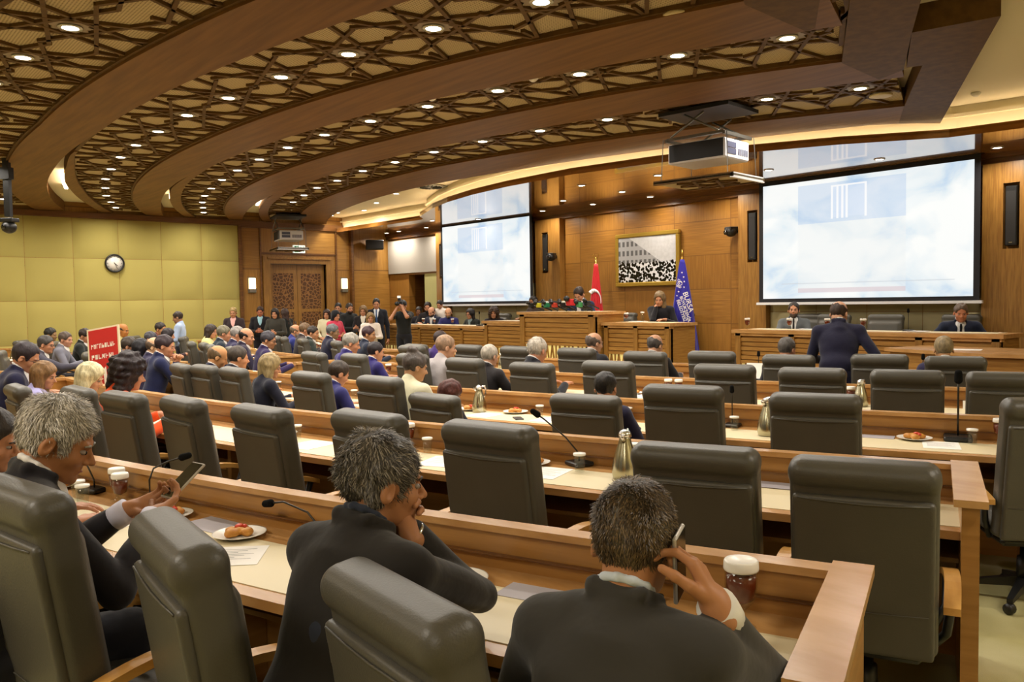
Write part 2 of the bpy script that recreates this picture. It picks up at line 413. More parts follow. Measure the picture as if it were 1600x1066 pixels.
# double door
M_CARVE = mat('carved_door_wood', '6a4524', .5, .35)
nt, N, L, b = nodes_of(M_CARVE)
tc = N.new('ShaderNodeTexCoord'); v = N.new('ShaderNodeTexVoronoi'); v.feature = 'DISTANCE_TO_EDGE'; v.inputs['Scale'].default_value = 11
L.new(tc.outputs['Object'], v.inputs[0]); r_ = N.new('ShaderNodeValToRGB'); r_.color_ramp.elements[0].position = .06; r_.color_ramp.elements[1].position = .12
r_.color_ramp.elements[0].color = srgb('8a6034'); r_.color_ramp.elements[1].color = srgb('523418'); L.new(v.outputs[0], r_.inputs[0]); L.new(r_.outputs[0], b.inputs['Base Color'])
bp = N.new('ShaderNodeBump'); bp.inputs['Distance'].default_value = .02; bp.invert = True; L.new(r_.outputs[0], bp.inputs['Height']); L.new(bp.outputs[0], b.inputs['Normal'])
fr = MB().box((XL - .16, 8.79, 0), (XL + .05, 8.98, 2.93)).box((XL - .16, 10.53, 0), (XL + .05, 10.76, 2.93)).box((XL - .16, 8.98, 2.74), (XL + .05, 10.53, 2.93)).box((XL - .15, 8.9, 2.86), (XL + .09, 10.66, 2.9))
struct('door_frame', fr, M_WOODV)
for i, (y0, y1) in enumerate(((8.985, 9.75), (9.76, 10.525))):
    d = tag(MB().box((XL - .15, y0, 0.01), (XL - .1, y1, 2.73)).box((XL - .1, y0, 0.01), (XL - .085, y0 + .1, 2.73)).box((XL - .1, y1 - .1, 0.01), (XL - .085, y1, 2.73)).box((XL - .1, y0 + .1, 2.5), (XL - .086, y1 - .1, 2.73)).box((XL - .1, y0 + .1, 1.5), (XL - .086, y1 - .1, 1.58)).box((XL - .1, y0 + .1, .01), (XL - .086, y1 - .1, .1)).build('door_%d' % (i + 1), M_WOODV), kind='structure')
    MB().box((XL - .1, y0 + .1, 1.58), (XL - .09, y1 - .1, 2.5)).box((XL - .1, y0 + .1, .1), (XL - .09, y1 - .1, 1.5)).build('carved_panel', M_CARVE, d)
    yy = y1 - .07 if i == 0 else y0 + .07
    MB().tube([(XL - .085, yy, 1.12), (XL - .03, yy, 1.12), (XL - .03, yy + (-.13 if i == 0 else .13), 1.12)], .012).box((XL - .086, yy - .025, 1.0), (XL - .078, yy + .025, 1.26)).build('door_handle', M_CHROME, d)

# ------------------------------------------------------------------ curved ceiling
def perf():
    m = mat('perforated_panel', 'b9a57c', .75, .2)
    nt, N, L, b = nodes_of(m)
    tc = N.new('ShaderNodeTexCoord'); v = N.new('ShaderNodeTexVoronoi'); v.inputs['Scale'].default_value = 42; v.inputs['Randomness'].default_value = 0
    L.new(tc.outputs['Object'], v.inputs[0])
    r = N.new('ShaderNodeValToRGB'); r.color_ramp.elements[0].position = .22; r.color_ramp.elements[1].position = .34
    r.color_ramp.elements[0].color = srgb('6e5c3a'); r.color_ramp.elements[1].color = srgb('bca983'); L.new(v.outputs[0], r.inputs[0]); L.new(r.outputs[0], b.inputs['Base Color'])
    return m
M_PERF = perf()
e0n = interp([(-30, 25.4), (20, 25.5)]); e0f = interp([(-30, 24.1), (-22, 24.05), (-8, 23.9), (0, 23.87), (5, 23.98), (12, 24.13), (20, 24.2)])
b1f = interp([(-30, 23.78), (-22, 23.5), (-8, 23.3), (0, 23.25), (7, 23.37), (14, 23.47), (20, 23.5)])
aN = interp([(-30, 22.6), (-20, 22.72), (-14, 22.85), (-7, 23.08), (-5, 23.18), (0, 23.25), (7, 23.37), (14, 23.47), (20, 23.5)])
aF = interp([(-30, 21.98), (0, 22.05), (10, 22.12), (20, 22.1)])
b2f = interp([(-30, 21.75), (-20, 21.52), (-10, 21.45), (-4, 21.34), (8, 21.33), (16, 21.2), (22, 21.15)])
bN = interp([(-30, 20.95), (-19, 21.13), (-11, 21.26), (-4, 21.34), (8, 21.33), (16, 21.2), (22, 21.15)])
bF = interp([(-30, 20.25), (0, 20.28), (15, 20.22), (20.5, 20.08)])
b3f = interp([(-30, 20.02), (-22, 19.8), (-6, 19.48), (4, 19.5), (13, 19.35), (21, 19.22)])
cN = interp([(-30, 19.3), (-14, 19.4), (-6, 19.47), (4, 19.5), (13, 19.35), (21, 19.22)])
cF = interp([(-30, 18.6), (-15, 18.58), (0, 18.48), (8, 18.25), (21, 17.85)])
b4f = interp([(-32, 17.98), (-26, 17.9), (-5, 17.5), (2, 17.28), (10, 17.1), (20, 16.95), (22.5, 16.65)])
ZB, ZT = 3.79, 4.0
beams = [(lambda a: 26.0, e0n, 13.5, 25.7), (e0f, b1f, 18.6, 23.7), (aF, b2f, 20.7, 21.8), (bF, b3f, 21.6, 20.1), (cF, b4f, 22.3, 18.3)]
beams[0] = (lambda a: 26.2, e0n, 13.5, 25.8)
for k, (rn, rf, a1, rm) in enumerate(beams):
    a0 = wall_a(rm)
    struct('ceiling_beam', MB().strip(arange(a0, a1, .8), rf, rn, ZB, ZT), M_BEAM)
# straight wooden strips where the curved beams end
s = MB()
s.prism([(-4.74, 10.22), (-4.44, 10.66), (-2.46, 6.95), (-3.06, 6.81), (-3.55, 7.8), (-3.43, 7.85), (-4.28, 9.36)], ZB - .004, ZT)
struct('ceiling_beam', s, M_BEAMD)
struct('ceiling_beam', MB().prism([(-3.91, 8.01), (-3.6, 7.85), (-3.06, 6.81), (-2.58, 5.92), (-1.5, 3.95), (-2.1, 3.9), (-3.01, 5.73), (-3.84, 7.17)], ZB - .006, ZT), M_BEAMD)
struct('ceiling_beam', MB().prism([(-3.56, 6.1), (-3.47, 6.07), (-3.05, 5.41), (-2.2, 3.95), (-2.8, 3.9), (-3.51, 5.19)], ZB - .008, ZT), M_BEAMD)
def lattice(rn, rf, a0, a1, lights, name):
    ring = thing(name, None, None); ring['kind'] = 'structure'
    MB().strip(arange(a0, a1, .8), rf, rn, 3.855, 3.9).build('perforated_panel', M_PERF, ring)
    rim = MB()
    rim.strip(arange(a0, a1, .8), lambda a: rn(a) - .03, lambda a: rn(a) + .02, 3.815, 3.99)
    rim.strip(arange(a0, a1, .8), lambda a: rf(a) - .02, lambda a: rf(a) + .03, 3.815, 3.99)
    rim.build('rim', M_BEAMD, ring)
    if rn(-20) < rn(0) - .05:      # where the ring parts from the beam a curved wooden skirt shows
        MB().strip(arange(a0, -4, .8), lambda a: rn(a) - .02, lambda a: rn(a) + .02 + .16 * min(1, max(0, (-4 - a) / 8)), 3.8, 4.0).build('skirt', M_BEAM, ring)
    bars = MB()
    hw = .017
    lights = sorted(lights)
    cs = [l[0] for l in lights]
    for i, (la, lr) in enumerate(lights):
        per = R(2.85) * lr
        lo = (cs[i] + cs[i - 1]) / 2 if i else cs[i] - 1.45
        hi = (cs[i] + cs[i + 1]) / 2 if i < len(cs) - 1 else min(a1, cs[i] + 1.45)
        if hi - cs[i] > 2: hi = cs[i] + 1.45
        if cs[i] - lo > 2: lo = cs[i] - 1.45
        if i == len(cs) - 1: hi = a1
        u0, u1 = R(lo - la) * lr, R(hi - la) * lr
        v0, v1 = rf(la) - lr + .02, rn(la) - lr - .02
        d = .17
        for k in range(8):
            th = math.pi * 2 * (k + .5) / 8
            n = (math.cos(th), math.sin(th)); t = (-n[1], n[0])
            tmin, tmax = -9, 9
            for c, dd, mn, mx_ in ((n[0] * d, t[0], u0, u1), (n[1] * d, t[1], v0, v1)):
                if abs(dd) < 1e-6: continue
                ta, tb = (mn - c) / dd, (mx_ - c) / dd
                if ta > tb: ta, tb = tb, ta
                tmin, tmax = max(tmin, ta), min(tmax, tb)
            tmin, tmax = max(tmin, -1.1), min(tmax, 1.1)
            if tmax <= tmin: continue
            pts = []
            for q in (tmin, tmax):
                for sgn in (-hw, hw):
                    u = n[0] * (d + sgn) + t[0] * q; v = n[1] * (d + sgn) + t[1] * q
                    pts.append(pol(la + math.degrees(u / lr), lr + v))
            bars.prism([pts[0], pts[1], pts[3], pts[2]], 3.828 + .001 * (k % 3), 3.856)
        # the upright bar midway between two stars
        for uu in (u0 * .98,):
            bars.prism([pol(la + math.degrees((uu - hw) / lr), lr + v0), pol(la + math.degrees((uu + hw) / lr), lr + v0), pol(la + math.degrees((uu + hw) / lr), lr + v0 + .2), pol(la + math.degrees((uu - hw) / lr), lr + v0 + .2)], 3.829, 3.856)
    bars.build('star_lattice', M_BEAMD, ring)
    return ring
lattice(lambda a: 25.2, e0f, wall_a(24.7), 15.5, L0, 'ceiling_lattice')
lattice(aN, aF, wall_a(22.4), 19.6, LA, 'ceiling_lattice')
lattice(bN, bF, wall_a(20.6), 20.4, LB, 'ceiling_lattice')
lattice(cN, cF, wall_a(19.0), 21.35, LC + [(14.7, 19.0), (-20.0, 18.9), (-23.3, 18.9)], 'ceiling_lattice')
tg = thing('ceiling_lattice', None, None); tg['kind'] = 'structure'
MB().prism([(-3.47, 6.12), (-3.0, 5.4), (-2.2, 3.95), (-2.1, 3.9), (-3.01, 5.73), (-3.84, 7.17), (-3.95, 7.1)], 3.859, 3.9).build('perforated_panel', M_PERF, tg)
MB().prism([(-4.5, 8.3), (-3.5, 8.1), (-3.0, 6.3), (-2.0, 3.9), (-3.4, 3.9), (-3.8, 5.6), (-4.2, 7.2)], 3.865, 3.9).build('perforated_panel', M_PERF, tg)
bb = MB()
for p, q in (((-3.5, 6.3), (-3.05, 5.9)), ((-3.35, 5.75), (-2.95, 5.65)), ((-3.3, 6.3), (-2.75, 5.1)), ((-3.0, 5.3), (-2.55, 4.9)), ((-3.62, 6.75), (-3.2, 6.0))):
    p, q = Vector(p), Vector(q); t = (q - p).normalized(); n = Vector((-t.y, t.x)) * .021
    bb.prism([p - n, q - n, q + n, p + n], 3.805, 3.856)
bb.build('star_lattice', M_BEAMD, tg)

# front soffit of veneer with a pale stepped cornice and hidden strip lights
EDGE = [(XL, 10.86), (-17.5, 10.87), (-15.99, 10.87), (-15.72, 10.72), (-15.45, 10.45), (-14.91, 10.2), (-13.95, 9.75), (-12.95, 9.4), (-11.8, 9.12), (-10.68, 8.97), (-9.11, 8.93), (-7.67, 9.15), (-6.51, 9.47), (-5.39, 9.98), (-4.33, 10.66), (-3.61, 10.78), (-1.5, 10.95), (XR, 11.1)]
struct('ceiling_soffit', MB().prism(EDGE + [(XR, YF + .1), (XL, YF + .1)], 3.6, 3.68), wood('soffit_veneer', '8a5a26', '9d6a31', (1.2, 8, 8), .22, 1.5, 0))
_b = MATS['soffit_veneer'].node_tree.nodes['Principled BSDF']; _b.inputs['Roughness'].default_value = .12; _b.inputs['Coat Weight'].default_value = 1; _b.inputs['Coat Roughness'].default_value = .02; _b.inputs['Coat IOR'].default_value = 1.7

def off(P, d): return [(x, y - d) for x, y in P]
M_COVE = mat('cornice_paint', 'e9dfc2', .7, .2)
struct('trim_4', MB().prism(EDGE + [(x, y + .03) for x, y in reversed(EDGE)], 3.66, 3.70), MATS['soffit_veneer'])
struct('trim_5', MB().prism([(x, y + .20) for x, y in EDGE] + [(x, y + .30) for x, y in reversed(EDGE)], 3.68, 4.0), M_COVE)
struct('trim_6', MB().prism([(x, y + .14) for x, y in EDGE] + [(x, y + .22) for x, y in reversed(EDGE)], 3.86, 3.90), M_COVE)
M_LED = mat('warm_strip_light', 'ffe6b4', .5, 0, emit=16, ecol='ffe6bc')
cv = thing('cove_light', 'warm strip light hidden on the cornice ledge above the stage soffit', 'strip light')
MB().prism([(x, y + .07) for x, y in EDGE[:-1]] + [(x, y + .10) for x, y in reversed(EDGE[:-1])], 3.682, 3.694).build('light_strip', M_LED, cv)
for k, (aa, rr) in enumerate(((-13, 23.1), (-15.5, 21.3), (-18, 19.55))):   # strip lights in the gaps beside the beams
    tag(MB().strip(arange(aa - 3, aa + 1.5), rr, rr + .05, 3.9, 3.93).build('cove_light', M_LED), 'short warm strip light in the gap beside the %s curved ceiling beam' % ('first', 'second', 'third')[k], 'strip light')

# downlights
M_LENS = mat('lamp_lens', 'fff6ea', .4, 0, emit=22, ecol='fff0dc')
M_RING = mat('lamp_trim', 'd8d4c8', .35, .4)
def mk_down(sz=1.0):
    t = thing('downlight', '', 'downlight')
    MB().lathe([(.085 * sz, 0), (.09 * sz, .006), (.07 * sz, .01), (.062 * sz, -.0), (.062 * sz, .012), (.088 * sz, .016)], 20, caps=False).build('trim_ring', M_RING, t)
    MB().lathe([(0.001, .002), (.06 * sz, .002), (.06 * sz, .008), (.001, .008)], 18).build('lens', M_LENS, t)
    if sz == 1.0:      # dark star-shaped plate round the lamp
        pts = []
        for k in range(20):
            q = math.pi * k / 10; rr = .165 if k % 2 == 0 else .125; pts.append((rr * math.cos(q), rr * math.sin(q)))
        MB().prism(pts, .014, .03).build('star_plate', mat('star_plate', '8c7b66', .5), t)
    return t
def downs(L, word, z=3.825, pw=24):
    for i, (a, r) in enumerate(sorted(L, reverse=True)):
        p = pol(a, r, z)
        if p.x < XL + .3: continue
        place('down', mk_down, p, R(a), 'round downlight in a lattice star, %s from the straight end of the %s ring' % (ORDW[i], word), 'downlights of the %s lattice ring' % word)
        lamp('downlight_beam', (p.x, p.y, z - .02), pw, .12, (1, .93, .82))
downs(L0, 'widest'); downs(LA, 'second widest'); downs(LB, 'third widest'); downs(LC, 'narrowest')
for i, (x, y) in enumerate(sorted(SOFL, reverse=True)):
    place('down2', lambda: mk_down(.85), (x, y, 3.59), 0, 'small downlight in the veneer stage soffit, %s counted from the near screen side' % ORDW[i], 'downlights in the stage soffit')
    lamp('downlight_beam', (x, y, 3.57), 22, .1, (1, .91, .78))
for i, (x, y) in enumerate(sorted(WHL, reverse=True)):
    place('down3', lambda: mk_down(.9), (x, y, 3.985), 0, 'small downlight in the white ceiling beside the soffit, %s from the diffuser' % ORDW[i], 'downlights in the white ceiling')
    lamp('downlight_beam', (x, y, 3.96), 16, .1, (1, .93, .82))
print('shell', time.time() - T0)
# ------------------------------------------------------------------ rounded forms: distance field -> mesh
class SDF:
    def __init__(s, lo, hi, h):
        s.lo = np.array(lo, float); s.h = h
        n = np.ceil((np.array(hi) - s.lo) / h).astype(int) + 1
        s.ax = [(s.lo[i] + h * np.arange(n[i])).astype(np.float32) for i in range(3)]
        s.f = np.full(n, .5, np.float32)
    def sl(s, bmin, bmax, m):
        o = []
        for i in range(3):
            a = int(max(0, math.floor((bmin[i] - m - s.lo[i]) / s.h))); b = int(min(len(s.ax[i]), math.ceil((bmax[i] + m - s.lo[i]) / s.h) + 1))
            if b <= a: return None
            o.append(slice(a, b))
        return tuple(o)
    def xyz(s, q):
        return np.meshgrid(s.ax[0][q[0]], s.ax[1][q[1]], s.ax[2][q[2]], indexing='ij', sparse=True)
    def put(s, q, d, k, op):
        f = s.f[q]
        if op == 'u':
            if k > 0:
                h = np.clip(.5 + .5 * (f - d) / k, 0, 1); s.f[q] = f + (d - f) * h - k * h * (1 - h)
            else: s.f[q] = np.minimum(f, d)
        elif op == 's':
            if k > 0:
                h = np.clip(.5 - .5 * (f + d) / k, 0, 1); s.f[q] = f + (-d - f) * h + k * h * (1 - h)
            else: s.f[q] = np.maximum(f, -d)
    def cap(s, a, b, ra, rb=None, k=.012, op='u'):
        rb = ra if rb is None else rb; a = np.array(a, float); b = np.array(b, float); r = max(ra, rb)
        q = s.sl(np.minimum(a, b) - r, np.maximum(a, b) + r, 3 * s.h + k)
        if q is None: return s
        X, Y, Z = s.xyz(q); ba = b - a; L = max(1e-9, float(ba @ ba))
        px, py, pz = X - a[0], Y - a[1], Z - a[2]
        t = np.clip((px * ba[0] + py * ba[1] + pz * ba[2]) / L, 0, 1)
        d = np.sqrt((px - t * ba[0]) ** 2 + (py - t * ba[1]) ** 2 + (pz - t * ba[2]) ** 2) - (ra + (rb - ra) * t)
        s.put(q, d, k, op); return s
    def ell(s, c, r, k=.012, op='u', M=None):
        c = np.array(c, float); R_ = max(r)
        ext = np.array([R_] * 3) if M is not None else np.array(r, float)
        q = s.sl(c - ext, c + ext, 3 * s.h + k)
        if q is None: return s
        X, Y, Z = s.xyz(q); x, y, z = X - c[0], Y - c[1], Z - c[2]
        if M is not None:
            x, y, z = (M[0][0] * x + M[1][0] * y + M[2][0] * z), (M[0][1] * x + M[1][1] * y + M[2][1] * z), (M[0][2] * x + M[1][2] * y + M[2][2] * z)
        k0 = np.sqrt((x / r[0]) ** 2 + (y / r[1]) ** 2 + (z / r[2]) ** 2); k1 = np.sqrt((x / r[0] ** 2) ** 2 + (y / r[1] ** 2) ** 2 + (z / r[2] ** 2) ** 2) + 1e-6
        s.put(q, k0 * (k0 - 1) / k1, k, op); return s
    def box(s, c, hf, rad, k=0, op='u', M=None):
        c = np.array(c, float); ext = np.array([math.sqrt(sum(v * v for v in hf))] * 3) if M is not None else np.array(hf, float)
        q = s.sl(c - ext, c + ext, 3 * s.h + k)
        if q is None: return s
        X, Y, Z = s.xyz(q); x, y, z = X - c[0], Y - c[1], Z - c[2]
        if M is not None:
            x, y, z = (M[0][0] * x + M[1][0] * y + M[2][0] * z), (M[0][1] * x + M[1][1] * y + M[2][1] * z), (M[0][2] * x + M[1][2] * y + M[2][2] * z)
        qx, qy, qz = np.abs(x) - (hf[0] - rad), np.abs(y) - (hf[1] - rad), np.abs(z) - (hf[2] - rad)
        d = np.sqrt(np.maximum(qx, 0) ** 2 + np.maximum(qy, 0) ** 2 + np.maximum(qz, 0) ** 2) + np.minimum(np.maximum(qx, np.maximum(qy, qz)), 0) - rad
        s.put(q, d, k, op); return s
    def noise(s, amp, fr, seed=0, zs=1.0):
        X, Y, Z = np.meshgrid(*s.ax, indexing='ij', sparse=True); g = np.random.RandomState(seed); n = 0
        for _ in range(5):
            w = g.normal(0, 1, 3) * fr; w[2] *= zs; ph = g.uniform(0, 6.28)
            n = n + np.sin(X * w[0] + Y * w[1] + Z * w[2] + ph)
        s.f = s.f + (n * amp / 2.2).astype(np.float32); return s
    def mesh(s):
        f = s.f; sg = f < 0; h = s.h
        c = np.zeros(tuple(v - 1 for v in f.shape), np.int8)
        for i in (0, 1):
            for j in (0, 1):
                for k in (0, 1): c += sg[i:f.shape[0] - 1 + i, j:f.shape[1] - 1 + j, k:f.shape[2] - 1 + k]
        act = (c > 0) & (c < 8); idx = np.argwhere(act); n = len(idx)
        if not n: return np.zeros((0, 3)), np.zeros((0, 4), int)
        acc = np.zeros((n, 3)); cnt = np.zeros(n); I, J, K = idx.T
        for ax in range(3):
            o = [a for a in range(3) if a != ax]
            for p in (0, 1):
                for q in (0, 1):
                    d = [0, 0, 0]; d[o[0]] = p; d[o[1]] = q; e = list(d); e[ax] = 1
                    a = f[I + d[0], J + d[1], K + d[2]]; b = f[I + e[0], J + e[1], K + e[2]]
                    m = (a < 0) != (b < 0); t = np.where(m, a / np.where(m, a - b, 1), 0)
                    v = np.tile(np.array(d, float), (n, 1)); v[:, ax] = t; acc += v * m[:, None]; cnt += m
        V = s.lo + h * (idx + acc / cnt[:, None])
        ids = -np.ones(act.shape, np.int64); ids[act] = np.arange(n); Q = []
        for ax in range(3):
            o = [(ax + 1) % 3, (ax + 2) % 3]
            a = [slice(None)] * 3; a[ax] = slice(0, -1); b = [slice(None)] * 3; b[ax] = slice(1, None)
            A = sg[tuple(a)]; B = sg[tuple(b)]; m = A != B; e = np.argwhere(m); fl = A[m]
            ok = (e[:, o[0]] > 0) & (e[:, o[1]] > 0) & (e[:, o[0]] < act.shape[o[0]]) & (e[:, o[1]] < act.shape[o[1]])
            e = e[ok]; fl = fl[ok]
            def g(p, q):
                z = e.copy(); z[:, o[0]] -= p; z[:, o[1]] -= q; return ids[z[:, 0], z[:, 1], z[:, 2]]
            qd = np.stack([g(1, 1), g(0, 1), g(0, 0), g(1, 0)], 1); qd[~fl] = qd[~fl][:, ::-1]; Q.append(qd)
        Q = np.concatenate(Q); Q = Q[(Q >= 0).all(1)]
        return V, Q
    def build(s, name, m, parent=None, loc=None):
        V, Q = s.mesh(); return link_mesh(name, V, Q, m, parent, True, loc)
def join_meshes(L):
    V = []; Q = []; b = 0
    for v, q in L: V.append(v); Q.append(q + b); b += len(v)
    return np.concatenate(V), np.concatenate(Q)
def rotm(yaw=0, pitch=0, roll=0):
    """yaw about z (left +), pitch (nod down +) about x, roll about y; degrees"""
    return np.array(Matrix.Rotation(R(yaw), 3, 'Z') @ Matrix.Rotation(R(-pitch), 3, 'X') @ Matrix.Rotation(R(roll), 3, 'Y'))

# ------------------------------------------------------------------ chair
def mk_chair():
    t = thing('conference_chair', '', 'chair')
    B = rotm(0, -9)                                   # reclined backrest
    def bp(x, y, z): return np.array((0, -.24, .44)) + B @ np.array((x, y, z))
    s = SDF((-.32, -.52, .38), (.32, -.1, 1.26), .0085)
    s.box(bp(0, .012, .35), (.270, .060, .37), .034, M=B)
    s.box(bp(0, .045, .32), (.235, .05, .30), .045, k=.03, M=B)
    s.box(bp(0, .004, .69), (.276, .073, .056), .054, k=.012, M=B)        # rolled head
    s.build('backrest', M_LEATH, t)
    s = SDF((-.32, -.56, .36), (.32, -.16, 1.2), .0085)
    s.box(bp(0, -.052, .30), (.256, .019, .318), .016, M=B)
    s.build('back_panel', M_LEATH, t)
    for z in (.607, .17):
        MB().tube([bp(-.235, -.071, z), bp(-.12, -.0735, z - .006), bp(0, -.0745, z - .009), bp(.12, -.0735, z - .006), bp(.235, -.071, z)], .0035 if z > .3 else .002, 6).build('piping' if z > .3 else 'seam', M_LEATH, t)
    s = SDF((-.3, -.28, .38), (.3, .32, .56), .011)
    s.box((0, .02, .46), (.262, .255, .055), .045)
    s.box((0, .03, .495), (.235, .22, .028), .025, k=.02)
    s.build('seat', M_LEATH, t)
    MB().box((-.22, -.22, .36), (.22, .22, .41), bev=.02).build('seat_pan', M_BLACK, t)
    for sx in (-1, 1):
        a = []
        for i in range(9):
            u = i / 8; a.append(Vector((sx * (.315 + .01 * math.sin(u * 3)), -.30 + .52 * u, .62 + .055 * math.sin(u * 2.6) - .03 * u * u)))
        m = MB(); hw, hh = .03, .014; V = []
        for p in a: V += [p + Vector((-hw, 0, -hh)), p + Vector((hw, 0, -hh)), p + Vector((hw, 0, hh)), p + Vector((-hw, 0, hh))]
        F = [(0, 3, 2, 1), (32, 33, 34, 35)] if False else [(3, 2, 1, 0), tuple(32 + k for k in range(4))]
        for i in range(8):
            for q in range(4):
                w = (q + 1) % 4; F.append((i * 4 + q, i * 4 + w, i * 4 + 4 + w, i * 4 + 4 + q))
        m.add(V, F); ar = m.build('armrest', M_ARM, t)
        MB().tube([(sx * .315, .17, .63), (sx * .31, .12, .5), (sx * .24, .06, .39)], [.02, .02, .018]).tube([(sx * .315, -.22, .62), (sx * .3, -.2, .5), (sx * .24, -.1, .39)], [.018, .018, .016]).build('bracket', M_BLACK, ar)
    MB().lathe([(.05, .12), (.045, .25), (.03, .25), (.028, .37)], 14).build('gas_column', M_BLACK, t)
    for k in range(5):
        q = 2 * math.pi * k / 5 + .3; c, n = math.cos(q), math.sin(q)
        mt = Matrix.Rotation(q, 4, 'Z')
        l = MB(); V = [(0, -.03, .09), (0, .03, .09), (0, .03, .15), (0, -.03, .15), (.3, -.016, .06), (.3, .016, .06), (.3, .016, .085), (.3, -.016, .085)]
        l.add([mt @ Vector(v) for v in V], [(0, 1, 2, 3), (7, 6, 5, 4), (0, 4, 5, 1), (1, 5, 6, 2), (2, 6, 7, 3), (3, 7, 4, 0)])
        lo = l.build('leg', M_BLACK, t)
        MB().lathe([(.001, -.022), (.028, -.022), (.03, -.01), (.03, .01), (.028, .022), (.001, .022)], 12, Matrix.Translation((.3 * c, .3 * n, .031)) @ Matrix.Rotation(q + 1.2, 4, 'Z') @ Matrix.Rotation(R(90), 4, 'X')).build('caster', M_BLACK, lo)
    t.rotation_mode = 'XYZ'
    return t
RAIL = dict(A=25.58, B=23.75, C=21.95, D=20.15, E=18.4)
ROWN = dict(A='rearmost', B='fourth', C='third', D='second', E='front')
# (angle of the backrest's top, height of its top, turn in degrees)
CHAIRS = {
 'A': [(17.45, 1.2, -7), (18.95, 1.17, -24), (20.4, 1.13, -24)],
 'B': [(7.4, 1.1, -8), (10.1, 1.15, -8), (11.6, 1.15, -4), (13.2, 1.16, -12), (14.9, 1.15, -9), (16.75, 1.17, -9), (18.4, 1.16, -6), (20.6, 1.13, 2), (22.01, 1.12, 2)],
 'C': [(5.0, 1.11, -10), (6.3, 1.12, -6), (7.7, 1.12, -9), (10.7, 1.13, -7), (12.8, 1.13, -7), (14.2, 1.02, -9), (17.4, 1.08, 0), (19.07, 1.17, 2), (21.0, 1.15, 2), (23.9, 1.17, 16)],
 'D': [(4.1, 1.12, -8), (6.3, 1.13, -9), (9.0, 1.16, -9), (11.05, 1.14, -6), (13.3, 1.12, -4), (15.5, 1.16, -2), (18.35, 1.16, 0), (20.2, 1.15, 2), (22.0, 1.15, 2), (23.7, 1.15, 2)],
 'E': [(3.3, 1.13, -6), (6.5, 1.15, -6), (8.93, 1.15, -3), (11.55, 1.15, -2), (14.15, 1.13, 0), (16.37, 1.15, 0), (18.67, 1.13, 2), (21.1, 1.15, 2), (22.95, 1.14, 2)],
}
ORD = ['chair nearest the row\'s end panel', 'second chair', 'third chair', 'fourth chair', 'fifth chair', 'sixth chair', 'seventh chair', 'eighth chair', 'ninth chair', 'tenth chair']
CH_TOP = 1.185
def put_chair(a, rtop, htop, turn, label, group=None, z=0):
    k = htop / CH_TOP
    f = R(a + turn); p = pol(a, rtop, z) + Vector((-math.sin(f), math.cos(f), 0)) * .37
    return place('chair', mk_chair, p, R(a + turn), label, group, (.92, .95, k))
for row, L in CHAIRS.items():
    n = len(L)
    for i, (a, h, tn) in enumerate(L):
        j = n - 1 - i
        lab = 'grey leather high-back chair, %s of the %s desk row' % (ORD[j], ROWN[row]) if j else 'grey leather high-back chair at the end panel of the %s desk row' % ROWN[row]
        if row == 'C' and j == 0: lab = 'grey leather chair turned askew past the end of the third desk row'
        put_chair(a, RAIL[row] + 1.25, h, tn, lab, 'chairs along the %s desk row' % ROWN[row])

# ------------------------------------------------------------------ curved desk rows
def desk_row(row, a0, a1, label, ends=(True, True)):
    r0 = RAIL[row]; t = thing('curved_desk', label, 'desk', group=None)
    A = arange(a0, a1, .5)
    MB().strip(A, r0, r0 + .045, 0, .885).build('front_panel', M_DESK, t)
    MB().strip(A, r0 - .012, r0 + .065, .885, .91).build('rail_cap', M_DESKT, t)
    MB().strip(A, r0 + .045, r0 + .065, .80, .806).build('rail_groove', M_DARKW, t)
    MB().strip(A, r0 + .045, r0 + .67, .715, .75).build('desktop', M_DESKT, t)
    MB().strip(A, r0 + .21, r0 + .60, .75, .753).build('writing_surface', M_INLAY, t)
    MB().strip(A, r0 + .045, r0 + .42, .55, .57).build('shelf', M_DESK, t)
    for a in [x for x in np.linspace(a0, a1, max(2, int((a1 - a0) / 4.5) + 1))][1:-1]:
        MB().strip([a - .05, a + .05], r0 + .05, r0 + .5, 0, .714).build('divider', M_DESK, t)
    for side, a in ((0, a0), (1, a1)):
        if not ends[side]: continue
        s = 1 if side else -1; w = math.degrees(.06 / r0) * s
        e = MB().strip([a, a + w], r0 - .01, r0 + .80, 0, .885).build('end_panel', M_DESK, t)
        MB().strip([a - w * .45, a + w * 1.45], r0 - .03, r0 + .83, .885, .914).build('cap', M_DESKT, e)
    return t
ENDA = dict(A=22.0, B=22.75, C=23.75, D=24.5, E=25.2)
for row in 'ABCDE':
    desk_row(row, .9, ENDA[row], 'long curved oak desk of the %s row with cream leather inlay, on the entrance side of the centre aisle' % ROWN[row] if 0 else 'curved oak desk with cream inlay, %s row, this side of the aisle' % ROWN[row])
    desk_row(row, max(wall_a(RAIL[row], -18.9), -24.5), -3.4, 'curved oak desk with cream inlay, %s row, green wall side of the aisle' % ROWN[row])
print('furniture', time.time() - T0)
